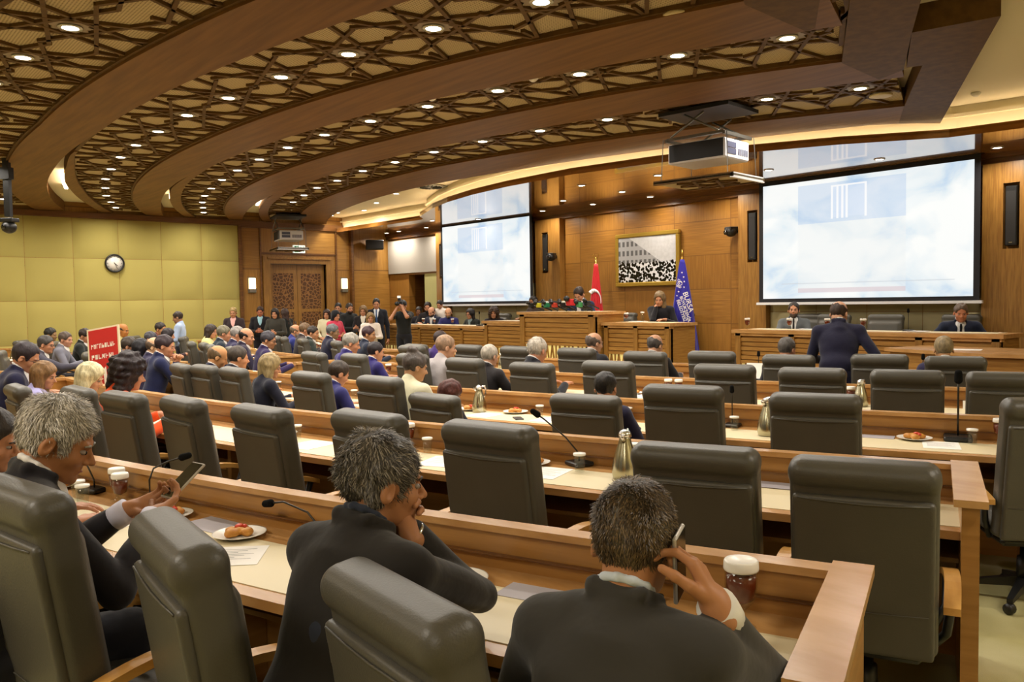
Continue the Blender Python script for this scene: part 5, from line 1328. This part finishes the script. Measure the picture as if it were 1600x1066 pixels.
def mk_sconce():
    t = thing('wall_sconce', '', 'wall lamp')
    MB().box((-.10, -.02, -.20), (.10, .0, .20), bev=.006).build('back_plate', mat('nickel', '9c988e', .3, metal=.9), t)
    MB().box((-.082, -.075, -.10), (.082, -.03, .17), bev=.01).build('glass_shade', mat('lit_glass', 'fff0d0', .4, emit=4, ecol='ffe2b0'), t)
    MB().box((-.088, -.08, -.19), (.088, -.022, -.10), bev=.008).build('bowl', MATS['nickel'], t); return t
for y, l in ((8.49, 'lit wall sconce on the veneer between green wall and door'), (11.06, 'lit wall sconce on the far side of the double door')):
    s_ = place('sconce', mk_sconce, (XL + .005, y, 2.2), R(90), l); lamp('sconce_glow', (XL + .18, y, 2.24), 5, .12, (1, .85, .62), (XL + 2, y, 2.24))
t = thing('exit_sign', 'small white and green running-man exit sign above the double door', 'sign', (XL + .08, 9.75, 3.12), R(90))
MB().box((-.16, -.03, -.10), (.16, .03, .10), bev=.005).build('box', mat('sign_white', 'e9f2ea', .5, emit=.9), t); G = mat('sign_green', '128a5a', .5, emit=.25)
gm = MB(); gm.box((-.14, -.034, -.08), (-.02, -.031, .08)); gm.box((.03, -.034, -.07), (.045, -.031, .07)); gm.box((.11, -.034, -.07), (.125, -.031, .07)); gm.box((.05, -.034, -.008), (.09, -.031, .008)); gm.build('green_field', G, t)
fm = MB(); Wm = MATS['sign_white']
fm.ball((-.07, -.036, .05), (.012, .002, .012), 8); fm.tube([(-.075, -.036, .035), (-.085, -.036, -.005), (-.06, -.036, -.03), (-.075, -.036, -.065)], .006, 5); fm.tube([(-.085, -.036, -.005), (-.105, -.036, -.03), (-.13, -.036, -.03)], .006, 5); fm.tube([(-.105, -.036, .01), (-.09, -.036, .028), (-.06, -.036, .02), (-.045, -.036, .03)], .005, 5); fm.build('running_man', Wm, t)
# projectors on lifts, lowered from the lattice ring
M_PJ = mat('projector_shell', 'cfcdd2', .4); M_PJD = mat('projector_dark', '16161a', .5)
def mk_proj():
    t = thing('ceiling_projector', '', 'projector')
    MB().box((-.44, -.34, .52), (.44, .34, .56)).build('ceiling_shaft', M_PJD, t)  # flat black plate, its colour stands in for the shade inside the ceiling opening
    lf = MB()
    for sx in (-1, 1):
        for sy in (-1, 1): lf.tube([(sx * .12, sy * .30, .5), (-sx * .30, sy * .30, .27)], .012, 6)
        lf.box((-.36, sx * .28 - .015, .24), (.36, sx * .28 + .015, .27))
    lf.box((-.38, -.3, .225), (-.35, .3, .26)).box((.35, -.3, .225), (.38, .3, .26)); lf.build('scissor_lift', mat('lift_steel', '77756f', .35, metal=.8), t)
    b_ = MB(); b_.box((-.36, -.27, -.02), (.36, .27, .20), bev=.015); b_.build('casing', M_PJ, t)
    MB().box((-.34, -.275, .0), (.34, -.268, .19)).build('rear_grille', M_PJD, t)
    p = MB()
    for k in range(5): p.box((.361, .02 + k * .045, .03), (.366, .045 + k * .045, .10))
    p.box((.361, -.22, .10), (.366, -.03, .16)).box((.361, -.22, .03), (.366, -.03, .09)); p.build('port_panel', mat('port_grey', '4a4d63', .5), t)
    MB().tube([(-.05, .27, .09), (-.05, .33, .09)], .06, 16).build('lens', MATS['camera_glass'], t)
    h = MB()
    for sx in (-1, 1):
        for sy in (-1, 1): h.tube([(sx * .40, sy * .30, .26), (sx * .42, sy * .32, -.20)], .005, 5)
    h.build('hanger_rods', MATS['lift_steel'], t)
    pl_ = MB().box((-.50, -.36, -.235), (.50, .36, -.215)).build('hatch_panel', M_PERF, t)
    q = MB(); q.box((-.5, -.36, -.25), (.5, -.335, -.20)).box((-.5, .335, -.25), (.5, .36, -.20))
    for k in range(8):
        th = math.pi * (k + .5) / 4; c = Vector((.13 * math.cos(th), .13 * math.sin(th))); d = Vector((-math.sin(th), math.cos(th)))
        nn = Vector((math.cos(th), math.sin(th))) * .016; A_, B_ = c - d * .33, c + d * .33
        A_.y = max(-.34, min(.34, A_.y)); B_.y = max(-.34, min(.34, B_.y)); q.prism([A_ - nn, B_ - nn, B_ + nn, A_ + nn], -.26 + .001 * k, -.235)
    q.build('hatch_lattice', M_BEAMD, pl_)
    MB().box((.47, -.36, -.26), (.50, .36, -.20)).build('hatch_edge', MATS['white_metal'], pl_)
    return t
place('proj', mk_proj, (-5.80, 7.86, 3.24), R(6), 'ceiling projector lowered before the near screen')
place('proj', mk_proj, (-18.45, 8.75, 3.22), R(-14), 'ceiling projector lowered before the double door')
# ceiling fittings
def mk_round():
    t = thing('ceiling_loudspeaker', '', 'loudspeaker'); MB().lathe([(.10, 0), (.115, .004), (.115, .02), (.1, .02)], 28).build('rim', mat('cream_plastic', 'cdbb8d', .5), t); return t
for x, y, l in ((-4.25, 8.75, 'round cream loudspeaker in the narrowest lattice ring near the corner'), (-4.0, 5.05, 'round cream loudspeaker in the second widest lattice ring'), (-5.55, 2.75, 'round cream loudspeaker in the widest lattice ring')):
    place('round', mk_round, (x, y, 3.795), 0, l)
def mk_smoke():
    t = thing('smoke_detector', '', 'smoke detector'); MB().lathe([(.02, -.03), (.035, -.02), (.05, -.005), (.052, .01), (.001, .01)], 20).build('case', M_WHITE, t); return t
for a, r, l in ((9.6, 21.2, 'small smoke detector in the third widest lattice ring'), (5.0, 24.9, 'smoke detector in the widest lattice ring'), (13.0, 21.1, 'smoke detector near the fourth lamp of the third widest ring')):
    place('smoke', mk_smoke, pol(a, r, 3.84), 0, l)
place('smoke', mk_smoke, (-3.9, 10.3, 3.985), 0, 'smoke detector on the white ceiling past the lattice corner'); place('smoke', mk_smoke, (-4.25, 10.35, 3.985), 0, 'second smoke detector on the white ceiling past the lattice corner')
t = thing('air_diffuser', 'square ceiling air diffuser with radial vanes in the white ceiling', 'vent', (-13.7, 9.55, 3.99), R(15)); MB().box((-.3, -.3, -.01), (.3, .3, .0)).build('plate', mat('diffuser_grey', '8d8876', .5), t)
w = MB()
for k in range(16): w.box((.06, -.012, -.03), (.22, .012, -.012), Matrix.Rotation(R(22.5 * k), 4, 'Z') @ Matrix.Rotation(R(25), 4, 'X'))
w.build('vanes', M_BLACK, t)
t = thing('hanging_camera', 'black camera hanging on a pole from the ceiling at the picture\'s edge', 'camera', (-13.82, 2.27, .60)); t.rotation_euler = (0, 0, R(40))
MB().box((-.045, -.03, 2.42), (.045, .03, 3.3)).build('pole', M_BLACK, t); MB().box((-.09, -.05, 2.95), (.07, .05, 3.12)).build('junction', M_BLACK, t); s = SDF((-.16, -.16, 2.15), (.16, .16, 2.5), .008); s.ell((0, 0, 2.27), (.10, .10, .09)); s.box((0, 0, 2.37), (.11, .08, .03), .01); s.build('camera_head', M_BLACK, t); MB().tube([(0, -.09, 2.27), (0, -.12, 2.26)], .03, 12).build('lens', MATS['camera_glass'], t)
print('stage', time.time() - T0)
# ------------------------------------------------------------------ the people
GREYS.update({'4c463c': 'brown', '8b867c': 'white', '3f3b36': 'grey', 'b0a698': 'white'})
HERO = []
person('man in a dark grey suit holding a phone to his ear at the rearmost desk', -1.191, 1.349, 19.3, 1.301, pose='phone', wr=((-.2,.40,.80),(.18,.15,1.04)), el=(None,(.24,.36,.80)), cuff='e2dfd6', jacket='3a3835', shirt='c9d3dd', hair='4c463c', skin='b07a52', strands=-30000, rfac=.3, hpitch=14, hyaw=4, lean=20, res=.0075, hres=.0045, fat=1.06)
person('man in a black suit with tousled dark grey hair, hands clasped at his chin', -1.968, 1.191, 13.6, 1.340, pose='clasp', wr=((-.05,.27,1.0),(.07,.24,1.0)), el=((-.2,.42,.80),(.15,.42,.8)), jacket='24211f', shirt='2a2f3d', hair='3f3b36', skin='a9744e', strands=15000, rfac=1.6, hpitch=6, hyaw=-30, lean=24, res=.0075, hres=.0045, legs='1b1a1a')
person('silver-haired man in a black suit looking down at the phone in his hands', -3.088, 0.621, 4.9, 1.401, pose='text', wr=((-.10,.46,.84),(.12,.46,.86)), cuff='c9c6d6', jacket='1d1a1e', shirt='dcd8d4', hair='8b867c', skin='a56f47', strands=15000, hpitch=24, hyaw=-28, lean=26, res=.008, hres=.005)
person("man cut by the picture's edge beside the silver-haired man", -3.863, 0.533, -4.8, 1.308, jacket='23222c', shirt='4a4f8a', hair='2a221d', skin='b27c5c', hpitch=18, hyaw=-20, lean=18, res=.009)
person('auburn-haired woman behind a lowered grey chair at the third desk', -5.437, 3.943, 5.7, 1.075, style='bob', hair='4a221c', jacket='20222c', open_v=False, hpitch=22, hyaw=-25)
person('woman with a dark hair bun and grey temples in a cream blouse', -5.810, 3.855, 6.7, 1.290, style='bun', hair='4e4540', jacket='cfc9ab', open_v=False, hpitch=14, hyaw=-20, skin='b98b66')
person('young man with short black hair leaning on the third desk, seen over a chair', -4.114, 4.359, 21.2, 1.180, hair='1d1816', jacket='22203a', hpitch=8, lean=20)
person('woman with long ash-blonde hair in a black jacket at the third desk', -7.792, 3.470, -4.4, 1.225, style='long', hair='8f7c55', jacket='191a28', open_v=False, hpitch=18, hyaw=-18)
person('man with brown hair in a blue suit, head bowed, at the third desk', -6.810, 3.684, 4.1, 1.176, hair='352a22', jacket='2b2a60', hpitch=26, hyaw=-12, lean=22)
person('person with big dark curls in an orange top at the fourth desk', -6.691, 1.847, -2.3, 1.342, style='curly', hair='23161a', jacket='d8501c', open_v=False, hpitch=14, hyaw=-15, lean=18)
person('elderly person with white-blond bobbed hair at the fourth desk', -7.784, 1.838, -6.9, 1.235, style='bob', hair='c9bf98', jacket='8c7f70', open_v=False, hpitch=22, hyaw=-22, skin='c08e70', lean=20)
person('girl with long fair-brown hair in a lilac shirt at the fourth desk', -8.446, 1.613, -8.5, 1.228, style='long', hair='7a5a36', jacket='a5a0cf', open_v=False, hpitch=16, hyaw=-25, lean=18)
person("man in a navy suit and glasses bending forward at the fourth desk's far end", -8.718, 1.521, -7.1, 1.387, hair='2b2228', jacket='1c1c38', glasses=True, hpitch=24, hyaw=-22, lean=24)
person('smiling man with glasses and grey suit reaching across the crowded desk', -13.254, 2.568, -16.0, 1.313, hair='3c3836', jacket='44424e', tie='3a2a60', glasses=True, hyaw=-20, pose='desk', wr=((-.1,.5,.82),(.16,.62,.84)), lean=20)
person('man in a light grey suit seated sideways by the green wall', -15.160, 3.227, -24.8, 1.308, hair='4d4038', jacket='70707c', tie='34406e', hyaw=-20, skin='bd8a70')
person('dark young man in black seated against the green wall', -17.263, 3.430, -30.0, 1.337, hair='1c1a16', jacket='22231c', hyaw=-12, skin='8a6a48', open_v=False)
person('man in a black suit and white collar behind the red placard', -15.974, 3.714, -25.1, 1.332, hair='2a1d18', jacket='1e2220', hyaw=-20, hpitch=16)
person('stocky bald man in a khaki shirt against the green wall', -17.371, 4.716, -25.2, 1.375, style='bald', hair='3a2c20', jacket='a89a5c', open_v=False, hyaw=-20, skin='b0743c', fat=1.1)
person('man with glasses and dark plum jacket beside the red placard', -11.705, 3.256, -12.3, 1.303, hair='3a3028', jacket='2c2440', glasses=True, hyaw=-22, shirt='8a86a8')
person('person with straight black hair beside the man in the plum jacket', -11.521, 3.356, -11.8, 1.283, style='bob', hair='18161c', jacket='2a2a44', open_v=False, hyaw=-5)
person('man in a navy suit with both hands before his face at the third desk', -10.248, 3.247, -12.6, 1.358, hair='2e2026', jacket='1e2448', pose='chin', hyaw=-18, hpitch=12)
person('bald man in profile behind the navy-suited man', -11.285, 3.446, -11.2, 1.299, style='bald', hair='5a4a3c', jacket='34304a', hyaw=-25, skin='c79f7c')
person('man in a maroon sweater by the green wall near the standing person', -17.371, 5.430, -31.7, 1.378, hair='261f1c', jacket='6a3f3c', open_v=False, hyaw=-22, skin='b08058')
person('woman with dark hair beside the person in the pale blue shirt', -15.995, 5.138, -20.0, 1.297, style='bob', hair='241c20', jacket='3c2c30', open_v=False, hyaw=0)
person('man with grey-flecked dark hair bent over the third desk beyond the aisle', -14.554, 4.383, -21.9, 1.279, hair='3a3a42', jacket='25263a', hpitch=22, hyaw=-20)
person('bald man in a navy suit with head bowed at the third desk', -8.817, 3.337, -5.0, 1.272, style='bald', hair='6a563e', jacket='1c1e3a', hpitch=24, hyaw=-14, skin='c08a5a', lean=20, fat=1.06)
person('man with short grey-brown hair seated beside the bowed bald man', -8.568, 3.460, -0.3, 1.267, hair='40362e', jacket='242432', hpitch=8, hyaw=-12, skin='bd8560', rfac=.5)
person('balding man with dark side hair in profile at the second desk', -12.237, 5.081, -15.9, 1.352, style='bald', hair='241c18', jacket='2a2438', hyaw=-26, skin='bf8a68')
person('man with greying hair and glasses in a purple-blue jacket', -11.335, 5.028, -13.5, 1.321, hair='35323a', jacket='2b1f48', glasses=True, hyaw=-26, hpitch=14, skin='a97a58')
person('woman with dark hair and a cream jacket near the door', -15.936, 5.919, -26.3, 1.347, style='bob', hair='30241c', jacket='cfc98c', open_v=False, hyaw=-22)
person('grey-haired man in a dark jacket near the door', -13.616, 5.270, -15.7, 1.366, hair='6c6652', jacket='26303a', hyaw=-10)
person('white-haired man in a navy jacket seated below the blond man', -12.981, 5.243, -14.0, 1.361, hair='8a8480', jacket='302c4a', hyaw=-12, hpitch=16)
person('bald bearded man in a bright blue shirt at the second desk', -15.095, 7.259, -20.9, 1.305, style='bald', beard='8a7a68', hair='6a5a48', jacket='2c3478', open_v=False, hyaw=-12, skin='b98560')
person('man with wavy light brown hair near the double door', -14.433, 7.134, -18.9, 1.346, hair='6a5238', jacket='3c3434', hyaw=-6)
person('man with black hair and dark jacket turned in profile by the second desk', -13.924, 7.034, -23.4, 1.300, hair='2a221c', jacket='2c3430', hyaw=-28, skin='b98560')
person('grey-haired man in a dark suit at the front desk beyond the aisle', -12.923, 6.901, -16.3, 1.350, hair='5a5c5e', jacket='1e1e34', hyaw=-24, skin='8a6a4c')
person('man with tousled silver hair in a violet-blue suit at the second desk', -9.280, 5.206, -3.8, 1.327, hair='8b867c', jacket='312a66', hyaw=-26, hpitch=16, skin='bf8560')
person("man with dark hair in a dark suit in profile by the front desk's aisle end", -11.579, 6.816, -18.3, 1.334, hair='3a2428', jacket='22283a', hyaw=-30, skin='a97a54')
person('man with black hair in an indigo jacket at the second desk', -8.837, 5.293, 1.4, 1.225, hair='221a1e', jacket='27205c', hyaw=-18, hpitch=10, lean=18)
person('dark-haired man in a purple top, half hidden by the shaved man', -9.509, 6.743, 3.8, 1.296, hair='2e1e1c', jacket='3c2a66', open_v=False, hpitch=10, rfac=.4)
person('shaven-headed man in a light plaid shirt at the second desk', -7.390, 5.310, -0.6, 1.337, style='short', hair='8c7058', rfac=.2, jacket='a39c9c', open_v=False, hyaw=-22, skin='bb8c6c')
person('elderly man with cropped white hair and dark jacket at the second desk', -6.840, 5.479, 10.9, 1.241, hair='a39a8c', jacket='231f20', hyaw=-4, hpitch=10, skin='b98c70', rfac=.3)
person('white-haired man in a dark suit leaning over the second desk', -6.273, 5.647, -3.5, 1.324, hair='b0a698', jacket='1c1c22', hyaw=12, hpitch=12, skin='bb7f60', lean=22, strands=2500)
person('balding man in a black suit at the front desk looking to the near screen', -7.006, 7.230, 7.4, 1.303, style='bald', hair='5a4c42', jacket='1b1a1e', hyaw=-22, skin='b98a6c')
person('bald man in black seated at the front desk before the secretary desk', -6.248, 7.450, 9.8, 1.287, style='bald', hair='4a4440', jacket='191718', hyaw=-6, hpitch=14, skin='b98a6c')
person('man with steel-grey short hair behind a front-row chair', -4.808, 7.864, 22.3, 1.270, hair='55504c', jacket='26252c', hyaw=-26, skin='b07c60', rfac=.4)
person("man with sandy-grey hair and purple jacket at the front desk's near end", -3.439, 8.375, 32.7, 1.292, hair='8a7858', jacket='302c48', hyaw=4, skin='b98a60', rfac=.4)
person('man in a navy suit standing bent over the front desk', -4.263, 7.926, 28.0, 1.645, seated=False, pose='lean', wr=((-.1,.4,1.05),(.34,.30,1.06)), lean=22, style='bald', hair='3a2c26', jacket='17162c', legs='17162c', hyaw=-22, hpitch=18, skin='b98a6c', fat=1.12, res=.01)
person('person in a pale blue shirt standing by the green wall looking down', -16.702, 5.549, 150.0, 1.592, seated=False, pose='hold', jacket='9fb0cc', open_v=False, hair='2c201a', hpitch=16, legs='24242c', lean=3, skin='9a6f50', front=True)
person("fair-haired man in a dark jacket and pink shirt standing by the wall's end", -18.204, 7.264, 235.0, 1.654, seated=False, pose='hold', jacket='2c2226', shirt='d8a8a4', hair='8a7448', front=True, lean=4, skin='a97858')
person('young man in a black suit and pale blue shirt standing beside the sconce', -18.534, 8.033, 240.0, 1.662, seated=False, pose='hold', jacket='161418', shirt='8fb8c4', hair='2c1a16', front=True, lean=2, hpitch=14, skin='a9684c')
person('woman with long black hair standing before the double door', -18.127, 8.210, 230.0, 1.623, seated=False, pose='hold', style='long', hair='1c1614', jacket='34322c', front=True, open_v=False, lean=3)
person('long-haired woman in black standing at the door, turned away', -18.673, 8.699, 110.0, 1.609, seated=False, pose='hold', style='long', hair='33201a', jacket='171a1a', open_v=False, lean=3)
person("woman with long hair in a white cardigan by the door's far side", -17.528, 9.209, 228.0, 1.582, seated=False, pose='front', style='long', hair='2c1a16', jacket='cfc8a8', front=True, open_v=False, lean=3)
person('woman in a pink jacket and black headscarf among the standing press', -16.024, 8.631, 285.0, 1.567, seated=False, pose='hold', style='scarf', hair='15171c', jacket='c43c56', open_v=False, front=True, lean=3)
person('dark-haired man at the back, behind the pink jacket', -17.932, 9.726, 235.0, 1.720, seated=False, pose='hold', hair='1c1816', jacket='20242a', open_v=False, front=True, lean=2)
person('bearded man in a dark shirt standing among the press', -17.278, 9.670, 275.0, 1.709, seated=False, pose='hold', hair='2a221c', beard='2a1d16', jacket='1c1e1e', open_v=False, front=True, lean=2, hyaw=-10)
person('woman with light brown hair, black jacket and white top among the press', -16.952, 9.839, 232.0, 1.654, seated=False, pose='hold', style='bob', hair='6e5434', jacket='1e1a1c', shirt='d8d0c0', front=True, lean=3)
person('fair woman in a white blouse writing among the press', -15.321, 9.062, 245.0, 1.512, seated=False, pose='hold', style='long', hair='7a6038', jacket='ddd2c8', open_v=False, front=True, lean=3, hpitch=10)
person('tall man in a dark suit and blue tie standing beside the stage desk', -17.139, 10.308, 236.0, 1.810, seated=False, pose='hang', jacket='171821', shirt='d8dade', tie='2f4e78', hair='1c1816', front=True, lean=0)
person('photographer in a black t-shirt aiming a camera with a flash', -15.636, 10.074, 212.0, 1.755, seated=False, pose='camera', tee=True, jacket='1c1d1c', open_v=False, hair='211a16', front=True, lean=2)
person("dark-skinned man in black seated at the stage desk's far end", -17.646, 11.850, 225, 1.591, z0=0.3, jacket='1c1b22', open_v=False, hair='1c1614', skin='7a5238', front=True, seated=True)
person('young bearded man in black leaning in behind the stage desk', -17.394, 11.950, 225, 1.708, z0=0.3, jacket='1e1a1c', open_v=False, hair='1c1614', beard='1c1614', front=True, seated=True)
person('young man in a white shirt standing behind the stage desk, looking down', -16.867, 11.950, 205, 1.744, z0=0.3, jacket='ddd4cc', open_v=False, hair='241a16', hpitch=24, front=True, seated=False, pose='hold')
person('bald man in a navy suit writing at the far stage desk', -16.935, 11.750, 200, 1.583, z0=0.3, jacket='1c2236', style='bald', hair='33261f', beard='33261f', hpitch=20, front=True, seated=True, skin='c08c6c')
person('bald bearded man in a blue shirt at the far stage desk', -16.306, 11.800, 226, 1.561, z0=0.3, jacket='26265a', open_v=False, style='bald', hair='4a3a2c', beard='7a6650', front=True, seated=True, skin='c4906c')
person('dark-haired woman in black turned aside at the far stage desk', -15.443, 11.800, 188, 1.544, z0=0.3, jacket='22241f', shirt='8ea0a0', style='bob', hair='221c1a', glasses=True, front=True, seated=True, pose='desk')
person('woman with curly brown hair in black at the raised stage desk', -14.566, 11.800, 224, 1.572, z0=0.3, jacket='1e1a1e', open_v=False, style='curly', hair='3a2a1e', front=True, seated=True, hpitch=10)
person('dark bearded man seated beside the cluster of microphones', -13.511, 12.050, 185, 1.798, z0=0.5, jacket='3a2c24', open_v=False, hair='16120f', beard='33261d', front=True, seated=True, skin='9a6a48')
person('speaker in a navy suit and white shirt reading at the central rostrum', -11.549, 11.500, 200, 1.951, z0=0.5, jacket='1b2440', shirt='e4e2e2', hair='2a1f1a', hpitch=34, front=True, seated=True, lean=22, skin='c08a6c', res=.011)
person('woman with long ash-brown hair in black seated at the secretary desk', -9.619, 11.600, 205, 1.838, z0=0.5, jacket='16151a', open_v=False, style='long', hair='6e5a3c', hpitch=14, front=True, seated=True, wr=((-.15,.32,.80),(.05,.17,1.03)), res=.011)
person('bearded man in a grey suit and dark tie at the near stage desk', -7.069, 11.750, 208, 1.614, z0=0.3, jacket='5c6062', shirt='e2e2e0', tie='1c1c20', hair='2c241e', beard='4a3b30', hpitch=-4, front=True, seated=True, lean=2, res=.011)
person('man in a navy suit speaking into a microphone at the near stage desk', -4.604, 11.750, 208, 1.575, z0=0.3, jacket='1a2136', shirt='dfe1e4', tie='16181e', hair='5a4a3c', hpitch=12, front=True, seated=True, lean=20, fat=1.1, res=.010, pose='lean', wr=((-.42,.36,.86),(.42,.36,.86)), skin='bb7c5c')
# seats under the people beyond the aisle
SEATN = 0
for o in [o for o in bpy.data.objects if o.name.startswith('person') and o.type == 'EMPTY']:
    if o.location.x < -8.9 and o.location.z < .1 and o.get('seat', 0):
        a = o.rotation_euler.z; p = o.location + Vector((math.sin(a), -math.cos(a), 0)) * .06
        place('chair', mk_chair, (p.x, p.y, 0), a, ' '.join(('grey leather chair of the ' + o['label'].split(',')[0]).split()[:15]), 'occupied chairs beyond the centre aisle', (.92, .95, .95))
def at_hold(lab, c, xa, za, build, name, label, cat):
    """place a held thing by its centre and two axes in the holder's frame"""
    e = EXT[lab]; xa = nrm(V3(*xa)); za = nrm(V3(*za) - xa * (xa @ V3(*za))); ya = np.cross(za, xa)
    M = Matrix(((xa[0], ya[0], za[0], c[0]), (xa[1], ya[1], za[1], c[1]), (xa[2], ya[2], za[2], c[2]), (0, 0, 0, 1)))
    o = thing(name, label, cat); bpy.context.view_layer.update()
    o.matrix_world = e['t'].matrix_basis @ M; build(o); return o
for lab in list(EXT):
    e = EXT[lab]; H, HM, W = e['H'], e['HM'], e['W']
    if 'to his ear' in lab:
        ear = H + HM @ V3(.092, .014, -.035); ax = nrm(HM @ V3(.1, .45, -.9))
        at_hold(lab, ear, np.cross(ax, HM @ V3(1, 0, 0)), HM @ V3(1, .1, 0), lambda o: smartphone(o), 'smartphone', 'dark smartphone held to the ear of the man in the grey suit', 'smartphone')
    if 'phone in his hands' in lab:
        c = (W[0] + W[1]) / 2 + V3(.02, .13, .085)
        at_hold(lab, c, (1, .1, 0), (0, -.62, .78), smartphone, 'smartphone', 'white-rimmed smartphone in the silver-haired man\'s hands', 'smartphone')
    if 'clasped' in lab:
        f = nrm(W[1] - e['E'][1]); c = W[1] - f * .012; a = nrm(np.cross(f, V3(0, 0, 1))); b_ = np.cross(f, a)
        MB().tube([c + (a * math.cos(q) + b_ * math.sin(q)) * .033 for q in np.linspace(0, 6.28, 20)], .006, 6).build('wristwatch', M_CHROME, e['t'])
ph = [o for o in bpy.data.objects if o.get('label', '').startswith('photographer')][0]
c_ = thing('photo_camera', 'black photo camera with a raised flash held by the photographer', 'camera'); c_.matrix_world = ph.matrix_basis @ Matrix.Translation((0, .20, 1.64))
MB().box((-.07, -.035, -.045), (.07, .035, .05), bev=.01).build('body', M_BLACK, c_); MB().tube([(0, .03, 0), (0, .16, 0)], .038, 14).build('lens', M_BLACK, c_)
MB().box((-.03, -.03, .06), (.03, .02, .12)).build('flash_body', M_BLACK, c_); MB().box((-.035, .0, .12), (.035, .035, .17), bev=.005).build('flash_head', mat('flash_white', 'f2eee6', .4, emit=.6), c_)
import re as _re
for o in bpy.data.objects:
    l = o.get('label')
    if l and len(_re.findall(r"[A-Za-z0-9][A-Za-z0-9'\u2019-]*", l)) > 16: print('LONG', o.name, l)
print('people', time.time() - T0)
